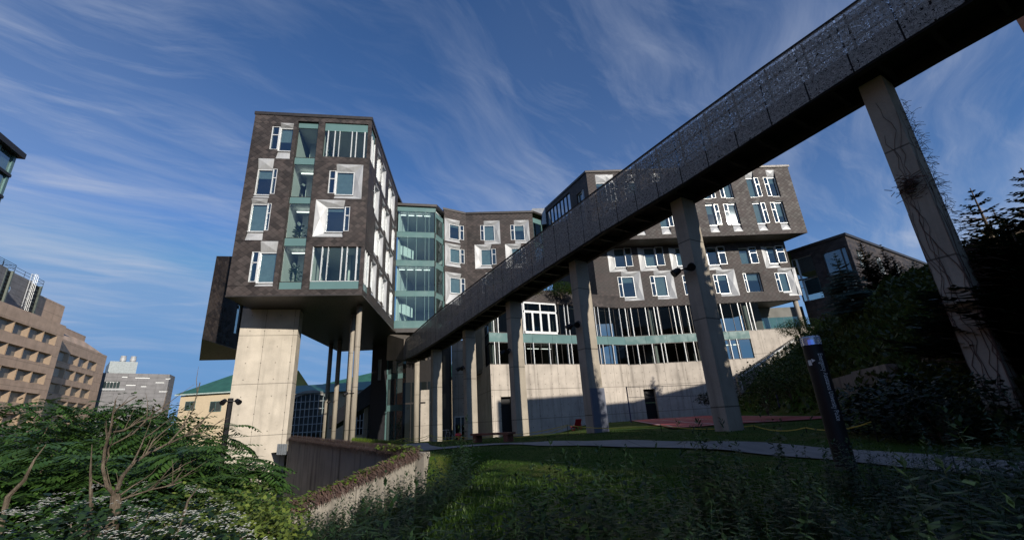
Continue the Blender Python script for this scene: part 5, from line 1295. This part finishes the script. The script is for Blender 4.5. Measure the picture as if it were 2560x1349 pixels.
# foreground weeds
def weed_template(seed, h):
    rng = random.Random(seed); out = []
    lean = Vector((rng.uniform(-.18,.18), rng.uniform(-.18,.18), 0)); n = int(44*h/.8)
    for k in range(n):
        t_ = .18+.82*k/n; c = Vector((0,0,h*t_))+lean*t_*t_; a = k*2.4+rng.uniform(-.4,.4); env = math.sin(math.pi*min(1,(t_*.8+.15)))**.6
        l = .125*env*rng.uniform(.75,1.2); dz = rng.uniform(-.45,.35) if t_ < .9 else rng.uniform(.4,1.2)
        out.append((c, Vector((math.cos(a), math.sin(a), dz)).normalized()*l, l*.145))
    return out, lean, h
WT = [weed_template(100+i, .55+.09*i) for i in range(7)]
def weeds(name, label, spots, mat, kind='stuff', seed=1):
    rng = random.Random(seed); mb = MB()
    for (x, y, z, sc) in spots:
        T, lean, th_ = WT[rng.randrange(7)]; a = rng.uniform(0,6.28); ca_, sa_ = math.cos(a), math.sin(a); o = Vector((x,y,z))
        for c, d, w in T:
            c2 = Vector((c.x*ca_-c.y*sa_, c.x*sa_+c.y*ca_, c.z))*sc+o; d2 = Vector((d.x*ca_-d.y*sa_, d.x*sa_+d.y*ca_, d.z))*sc
            quadleaf(mb, c2, d2, w*sc*1.3, Vector((0,0,1)))
        l2 = Vector((lean.x*ca_-lean.y*sa_, lean.x*sa_+lean.y*ca_, 0)); e1 = o+(l2*.25+Vector((0,0,th_*.5)))*sc; e2_w = o+(l2+Vector((0,0,th_)))*sc
        for v_ in (Vector((.0032,0,0)), Vector((0,.0032,0))):
            mb.poly([o-v_, o+v_, e1+v_*.7, e1-v_*.7]); mb.poly([e1-v_*.7, e1+v_*.7, e2_w+v_*.2, e2_w-v_*.2])
    o = mb.build(name, mat); return tag(o, label, 'weeds' if label else None, kind=kind)
rng = random.Random(11); sp = []
def pathd(x, y): return min((Vector((x,y))-Vector(p)).length for p in PATH2)
PATH2 = []
for p, q in zip(PATH, PATH[1:]):
    for k in range(8): PATH2.append((lerp(p[0],q[0],k/8), lerp(p[1],q[1],k/8)))
while len(sp) < 2300:
    y = rng.uniform(1.6, 8.6); x = rng.uniform(-4.8, 8.5)
    if math.hypot(x,y) < 1.7: continue
    edge = 4.9+.45*max(0,x) if x < 5 else 7.2
    edge = min(edge, 7.6) if x > -1.6 else 7.6
    if y > edge + rng.uniform(-.5,.5): continue
    if pathd(x,y) < 1.25: continue
    z = lawn_z(x,y) if x > interp([(0,-2.6),(3,-3.4),(6.5,-4.8),(9.5,-6.2)], y) else valley_z(x,y)
    far = math.hypot(x,y); tallmax = 1.0
    sc = rng.uniform(.55, 1.2)*(.8+.35*math.sin(x*1.9+.7)*math.sin(y*1.7+x*.6))
    if far < 3: sc *= .6
    sp.append((x, y, z-.08, sc))
weeds('weeds', None, sp, LWEED, seed=4)
sp = []
while len(sp) < 170:
    y = rng.uniform(4, 13); x = rng.uniform(-8, -2) 
    t_ = (y-8)/8; xl = interp([(0,-2.6),(3,-3.4),(6.5,-4.8),(9.5,-6.2),(13,-6.6)], y)
    if x > xl+.1 or y > 11: continue
    if x < xl-1.5: continue
    sp.append((x, y, valley_z(x,y), rng.uniform(.7,1.1)))
weeds('weeds', None, sp, LWEED, seed=5)
sp = []
while len(sp) < 700:
    y = rng.uniform(7.4, 15.6); x = rng.uniform(-6.2, -.9)
    if x < interp([(6.5,-4.8),(9.5,-6.2),(12.4,-6.2),(16.4,-3.5)], y): continue
    if x > interp([(7,-.6),(12,-1.6),(15.6,-2.4)], y) + rng.uniform(-.6,.2): continue
    sp.append((x, y, lawn_z(x,y)-.08, rng.uniform(.75,1.35)))
weeds('weeds', None, sp, LWEED, seed=6)
# tall weeds in front of the wall
for i, (q, dd, n, lab) in enumerate((((970,1180),8.2,14,'tall dark leafy weeds standing before the wall end block'),((900,1240),7.2,12,'tall weeds climbing the shaded side of the sloping wall'))):
    c = atd(*q, dd); sp = [(c.x+rng.uniform(-.5,.5), c.y+rng.uniform(-.4,.4), lawn_z(c.x,c.y)-.1, rng.uniform(1.1,1.6)) for k in range(n)]
    o = weeds('tall_weeds', lab, sp, LWEED, None, seed=20+i)
# hill ground cover
rng = random.Random(21); mb = MB(); cnt = 0
while cnt < 26000:
    dd = 12+46*rng.random()**1.3; az = R(rng.uniform(17, 60)); x, y = dd*math.sin(az), dd*math.cos(az)
    foot = interp(FOOT, y)
    if x < foot-.6+rng.uniform(-.5,.8): continue
    if y > 52.5 and x < 40: continue
    z = lawn_z(x,y); lump = .35+.65*(.5+.5*math.sin(x*1.1+1.3*math.sin(y*.8)))*(.5+.5*math.sin(y*.9+x*.3)); h = lump*(.9 if dd < 30 else 1.2)
    a = rng.uniform(0,6.28); l = rng.uniform(.16,.34)*(1+dd/55); d = Vector((math.cos(a)*.7, math.sin(a)*.7, rng.uniform(0,1))).normalized()*l
    quadleaf(mb, Vector((x,y,z+h*rng.random())), d, l*.24, Vector((0,0,1))); cnt += 1
tag(mb.build('hillside_undergrowth', LHILL), kind='stuff')
# lawn blades
rng = random.Random(31); mb = MB(); cnt = 0
while cnt < 32000:
    dd = 5+22*rng.random()**1.6; az = R(rng.uniform(-13, 44)); x, y = dd*math.sin(az), dd*math.cos(az)
    if pathd(x,y) < .95: continue
    foot = interp(FOOT, y)
    if x > foot: continue
    if y > 20 and x > lerp(6.0, 12, (y-20)/34): continue
    z = lawn_z(x,y); a = rng.uniform(0,6.28); h = rng.uniform(.05,.11)*(1 if dd < 10 else .45); w = Vector((math.cos(a), math.sin(a), 0))*.008*(1+dd/12); b_ = Vector((x,y,z-.01)); tpt = b_+Vector((rng.uniform(-.04,.04), rng.uniform(-.04,.04), h))
    mb.poly([b_-w, b_+w, tpt]); cnt += 1
tag(mb.build('grass', m_leaf('grass_blade', (.028,.065,.008), (.06,.11,.014))), kind='stuff')
# conifers
def spruce_meshes(seed, h, r, whorls=18, per=9, dens=1.0, droop=.25, thin=False):
    rng = random.Random(seed); tr, cr = MB(), MB(); tr.tube([(0,0,-.6),(0,0,h*.6),(0,0,h)], [h*.018,h*.011,.01], 7)
    for w in range(whorls):
        t_ = w/(whorls-1); z = h*(.06+.92*t_); rr = r*(1-t_)**.85*rng.uniform(.82,1.1)+.05
        for k in range(per if t_ < .8 else 5):
            a = rng.uniform(0,6.283); L = rr*rng.uniform(.75,1.1); d = Vector((math.cos(a), math.sin(a), 0)); p0 = Vector((0,0,z))
            up = .25 if t_ > .7 else -droop; n = max(4, int(L/.15*dens))
            if L > .5: tr.tube([p0, p0+d*L*.9+Vector((0,0,up*L*.8))], [.025,.008], 3)
            for i in range(n):
                f = (i+.5)/n; c = p0+d*L*f+Vector((0,0,up*L*f+.12*L*f*f)); wd = .34*L*(1-f*.75)+.08
                for sg in (-1, 0, 1):
                    e = (d*.75 + Vector((-d.y,d.x,0))*sg*.8 + Vector((0,0,rng.uniform(-.12,.28)))).normalized()*wd*rng.uniform(.7,1.1)
                    quadleaf(cr, c, e, wd*.26, Vector((rng.uniform(-.2,.2),0,1)))
    return tr, cr
def conifer(name, lab, top, bot_, dd, r, mat, seed, group, **k):
    p = atd(*top, dd); q = atd(*bot_, dd); h = p.z-q.z
    tr, cr = spruce_meshes(seed, h, r, **k); place_meshes(name, lab, 'tree', group, (p.x, p.y, q.z), (tr, cr), (BARK, mat), ('trunk','crown'))
G1 = 'blue spruces on the hill'
conifer('blue_spruce', 'blue spruce standing before the dark hill top block', (2086,632), (2110,790), 40, 2.4, LBLUE, 1, G1, whorls=20, per=10)
conifer('blue_spruce', 'blue spruce left of a pair on the hill crest', (2282,652), (2305,755), 41, 2.0, LBLUE, 2, G1)
conifer('blue_spruce', 'blue spruce right of a pair beside the vine covered pillar', (2325,665), (2345,752), 39, 2.1, LBLUE, 3, G1)
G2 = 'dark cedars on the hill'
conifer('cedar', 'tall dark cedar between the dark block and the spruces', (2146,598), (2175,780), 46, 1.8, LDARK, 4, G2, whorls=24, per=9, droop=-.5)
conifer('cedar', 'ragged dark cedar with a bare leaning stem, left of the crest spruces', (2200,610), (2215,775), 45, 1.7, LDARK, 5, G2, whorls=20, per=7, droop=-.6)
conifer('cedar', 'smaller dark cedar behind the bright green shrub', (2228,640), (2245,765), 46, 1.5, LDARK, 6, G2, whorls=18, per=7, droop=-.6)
c = atd(2262,712,42); place_meshes('bush', 'bright yellow green shrub in sunlight on the hill crest', 'bush', None, (c.x,c.y,c.z-2.2), (stems_mesh(3,8,.8,1.4), clump_mesh(5, 3600, 1.25, 1.15, .17)), (BARK, LGRN), ('stem','foliage'))
c = atd(1990,795,43); place_meshes('bush', 'yellow green bush in sun at the corner of the terrace', 'bush', None, (c.x,c.y,c.z-1.6), (stems_mesh(4,8,.8,1.4), clump_mesh(6, 3600, 1.7, .8, .13)), (BARK, LGRN), ('stem','foliage'))
for i, (q, dd, r, h, lab) in enumerate((((1900,950),30,1.5,1.3,'leafy dark shrub at the hill foot behind the right net post'),((1960,920),33,1.7,1.3,'green shrub on the slope above the net'),((2215,1010),17,1.5,.8,'dark shrub mass right of the call pole'),((2330,1000),15,1.5,1.0,'dark shrub mass before the vine covered pillar'),((2020,870),38,1.6,1.1,'low shrub on the upper slope under the terrace'),((1795,990),36,1.6,.55,'spiky shrub at the podium wall behind the big pillar'))):
    c = atd(*q, dd); place_meshes('bush', lab, 'bush', 'shrubs on the hillside', (c.x,c.y,c.z-1.2*h), (stems_mesh(30+i,8,r*.6,h), clump_mesh(40+i, 2200, r, h, .17)), (BARK, LTREE if i in (0,1,4) else LDARK), ('stem','foliage'))
G3 = 'dark pines at the right edge'
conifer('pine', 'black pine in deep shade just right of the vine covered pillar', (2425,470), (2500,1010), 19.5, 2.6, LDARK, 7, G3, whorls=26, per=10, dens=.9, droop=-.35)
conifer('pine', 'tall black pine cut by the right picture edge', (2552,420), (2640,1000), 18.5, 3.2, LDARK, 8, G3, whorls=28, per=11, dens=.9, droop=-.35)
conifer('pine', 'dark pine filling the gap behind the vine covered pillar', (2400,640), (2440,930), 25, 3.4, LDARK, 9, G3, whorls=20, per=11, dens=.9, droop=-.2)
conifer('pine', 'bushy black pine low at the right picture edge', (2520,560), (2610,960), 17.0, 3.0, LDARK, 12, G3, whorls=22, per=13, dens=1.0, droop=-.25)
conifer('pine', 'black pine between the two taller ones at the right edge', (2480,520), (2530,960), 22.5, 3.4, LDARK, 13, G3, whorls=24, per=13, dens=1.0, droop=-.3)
def shading_pine_at(x, y, h, r, seed, lab):
    tr, cr = spruce_meshes(seed, h, r, whorls=22, per=11, dens=.7, droop=-.1); place_meshes('pine', lab, 'tree', G3, (x,y,lawn_z(x,y)), (tr,cr), (BARK, LDARK), ('trunk','crown'))
shading_pine_at(17.2,4.6,9.4,1.7,11,'slim pine added outside the right picture edge to shade a bridge pillar')  # unseen tree added and sized to shade the pillar beside it
# vines on the right hand pillar
rng = random.Random(77); mb = MB()
for k in range(12):
    n = rng.uniform(-.3,.3); z = lawn_z(11.8,11.3)+.2; pts_ = []
    zmax = rng.uniform(3, 8.8); sd_ = rng.choice((0,0,1))
    while z < zmax:
        nn = max(-.3,min(.3,n)); pts_.append(BP(nn, .475, z) if sd_ == 0 else BP(-.315, max(-.46,min(.46,n*1.4)), z)); n += rng.uniform(-.12,.12); z += .28
    if len(pts_) > 2: mb.tube(pts_, [lerp(.012,.004,i/len(pts_))*rng.uniform(.6,1.4) for i in range(len(pts_))], 4)
for k in range(420):
    z = rng.uniform(2.5, 8.6); a = rng.uniform(0,6.28); c = Vector(BP(-.33+rng.uniform(-.1,.06), rng.uniform(-.5,-.1), z)); d = Vector((math.cos(a),math.sin(a),rng.uniform(-.5,.5)))*rng.uniform(.12,.3); mb.tube([c, c+d*.6, c+d+Vector((0,0,-.06))], .006, 3)
for k in range(160):
    a = rng.uniform(0,6.28); v = Vector((rng.gauss(0,.13), rng.gauss(0,.13), rng.gauss(0,.16))); c = Vector(BP(0,.5,5.6))+v; d = Vector((math.cos(a),math.sin(a),rng.uniform(-.5,.5)))*.22; mb.tube([c, c+d], .01, 3)
tag(mb.build('climbing_vine', VINE), 'leafless vine stems climbing the nearest bridge pillar at the right', 'vine')
# planting on the podium roof terrace
for i, (q, F, r, h, n) in enumerate((((1245,672),PA,1.4,1.1,1500),((1400,706),PA,1.7,.8,1500),((1440,715),PA,1.2,.5,1000),((1330,725),PA,1.5,.5,900),((1120,775),PA,1.0,.6,700))):
    c = atd(*q, 49.0 if i else 47.5); labs = ('round green shrub rising over the bridge parapet on the roof terrace','leafy shrub on the roof terrace right of the tallest gap','low herbs along the roof terrace parapet near the zinc corner','grassy planting on the roof terrace behind the bridge pillar','wild grasses peeking over the bridge where it nears the link')
    zb_ = 14.0 if i < 4 else c.z-h
    place_meshes('terrace_plant', labs[i], 'plant', 'plants on the roof terrace', (c.x,c.y,c.z-2*h), (stems_mesh(50+i,8,r*.5,h*1.4), clump_mesh(80+i, n, r, h, .2)), (BARK, LTREE if i in (0,1) else LBUSH), ('stem','foliage'))
# bright grass patch on the platform by the columns
rng = random.Random(8); mb = MB()
for k in range(5000):
    t_ = rng.random(); c = atd(lerp(880,1010,t_), 1108, 31+rng.uniform(-4,4)); z = c.z-.15+rng.uniform(0,.35)*(1-t_*.7); a = rng.uniform(0,6.28); d = Vector((math.cos(a)*.4,math.sin(a)*.4,1)).normalized()*rng.uniform(.12,.25); quadleaf(mb, Vector((c.x,c.y,z)), d, .035, Vector((1,0,0)))
tag(mb.build('tall_grass', LGRN), kind='stuff')
# trees far behind the valley
for i, (q, dd, r, h, lab) in enumerate((((60,1010),45,6,5,'round dark tree before the tan block at the left'),((180,1015),48,5,4.5,'round tree before the small tan block'),((300,1005),44,4.5,4.5,'dark tree below the grey laboratory'),((410,1010),46,3.5,4,'tree at the left end of the cream hall'))):
    c = atd(*q, dd); place_meshes('tree', lab, 'tree', 'trees before the far buildings', (c.x,c.y,c.z-2*h), (stems_mesh(60+i,5,r*.5,h*1.4), clump_mesh(90+i, 4200, r, h, .42)), (BARK, LTREE), ('trunk','crown'))
G5 = 'shade trees behind the viewer'
tr_, cr_ = stems_mesh(71, 9, 2.6, 7.5), clump_mesh(72, 5600, 3.9, 4.6, .34)
x, y = 15.5, 3.0
place_meshes('sky_blocking_tree', 'broad dark tree added outside the right picture edge to darken the hill foot', 'tree', None, (x,y,lawn_z(x,y)), (stems_mesh(80,9,2,10), clump_mesh(85, 6500, 3.2, 5.2, .36)), (BARK, LDARK), ('trunk','crown'))  # unseen tree added to cut sky light on hill and call pole
st0 = None
for i, (u, k, sc_, lab) in enumerate(((4.6,14,1.0,'leafy tree left of the others behind the viewer'),(8.6,16,1.05,'leafy tree in the middle behind the viewer'),(11.6,12,1.0,'leafy tree beside the brick theatre'),(7.0,24,1.2,'taller leafy tree farther behind the viewer'))):
    x, y = .811*u+.585*k, .585*u-.811*k
    if st0 is None: st0 = place_meshes('shade_tree', lab, 'tree', G5, (x, y, -1.4), (tr_, cr_), (BARK, LTREE), ('trunk','crown'))
    else: copy_tree(st0, (x, y, -1.4), i*1.3, lab, sc_)
# ------------------------------------------------------------------ light, sky, camera
SUN = Vector((1.55, -2.15, 1.0)).normalized(); el = math.asin(SUN.z); azs = math.atan2(SUN.x, SUN.y)
sl = bpy.data.lights.new('sun', 'SUN'); sl.energy = 5.0; sl.angle = R(.53); sl.color = (1, .93, .82)
so_ = bpy.data.objects.new('sun', sl); C.objects.link(so_); so_.rotation_euler = SUN.to_track_quat('Z', 'Y').to_euler()
W = bpy.data.worlds.new('World'); bpy.context.scene.world = W; W.use_nodes = True; nt = W.node_tree; nt.nodes.clear()
class WN(NT):
    def __init__(s, t): s.t = t
w = WN(nt); outw = nt.nodes.new('ShaderNodeOutputWorld')
sky = w.n('ShaderNodeTexSky', sky_type='NISHITA', sun_disc=False, sun_elevation=el, sun_rotation=azs, altitude=300, air_density=1.0, dust_density=.05, ozone_density=3.5)
tc = w.n('ShaderNodeTexCoord').outputs['Generated']; x = w.n('ShaderNodeSeparateXYZ', {0: tc})
den = w.math('ADD', w.math('MAXIMUM', x.outputs[2], 0.0), .16); pv = w.comb(w.math('DIVIDE', x.outputs[0], den), w.math('DIVIDE', x.outputs[1], den), 0)
warp = w.n('ShaderNodeTexNoise', {'Vector': pv, 'Scale': .8, 'Detail': 3}).outputs['Color']
pw2 = w.n('ShaderNodeVectorMath', {0: pv, 1: w.n('ShaderNodeVectorMath', {0: warp, 1: (.55,.55,0)}, operation='MULTIPLY').outputs[0]}, operation='ADD').outputs[0]
n1 = w.noise(w.map(w.map(pw2, (1,1,1), (0,0,R(-52))), (.62,2.6,1)), 1.5, 8, .62)
n2 = w.noise(w.map(pv, (.5,.5,1)), 1.0, 3)
n3 = w.noise(w.map(w.map(pw2, (1,1,1), (0,0,R(-30))), (1.0,4.5,1)), 2.2, 7, .65)
cl = w.math('MULTIPLY', w.ramp(n1, .45, .76, 0, 1), w.ramp(n2, .32, .62, .15, 1.1))
cl = w.math('ADD', cl, w.math('MULTIPLY', w.ramp(n3, .52, .78, 0, .7), w.ramp(n2, .35, .6, 0, 1)))
veil = w.math('MULTIPLY', w.ramp(n2, .40, .66, 0, .24), w.ramp(x.outputs[2], .05, .75, 1, .35))
cl = w.math('MINIMUM', w.math('ADD', veil, w.math('MULTIPLY', cl, .58)), .85)
capd = w.n('ShaderNodeVectorMath', {0: sky.outputs[0], 1: (2.0,3.2,4.7)}, operation='MINIMUM').outputs[0]
tint = w.mix(1.0, capd, (.70,.93,1.20), 'MULTIPLY')
colr = w.mix(cl, tint, (4.6,5.1,6.3))
bg = w.n('ShaderNodeBackground', {'Color': colr, 'Strength': .10}); nt.links.new(bg.outputs[0], outw.inputs[0])
cd = bpy.data.cameras.new('camera'); cam = bpy.data.objects.new('camera', cd); C.objects.link(cam)
cd.sensor_fit = 'HORIZONTAL'; cd.sensor_width = 36; cd.lens = FOC/PW*36; cd.clip_end = 9000; cd.clip_start = .05
B = -FW; cam.matrix_world = Matrix(((RT.x,UP.x,B.x,0),(RT.y,UP.y,B.y,0),(RT.z,UP.z,B.z,0),(0,0,0,1)))
sc_ = bpy.context.scene; sc_.camera = cam
sc_.view_settings.view_transform = 'Standard'; sc_.view_settings.look = 'None'; sc_.view_settings.exposure = .12; sc_.view_settings.gamma = 1
sc_.render.engine = 'CYCLES'; sc_.cycles.max_bounces = 6; sc_.cycles.transparent_max_bounces = 24; sc_.cycles.use_denoising = True
sc_.cycles.glossy_bounces = 3; sc_.cycles.diffuse_bounces = 1; sc_.cycles.transmission_bounces = 4
for o in bpy.data.objects:
    if '_b' in o: del o['_b']
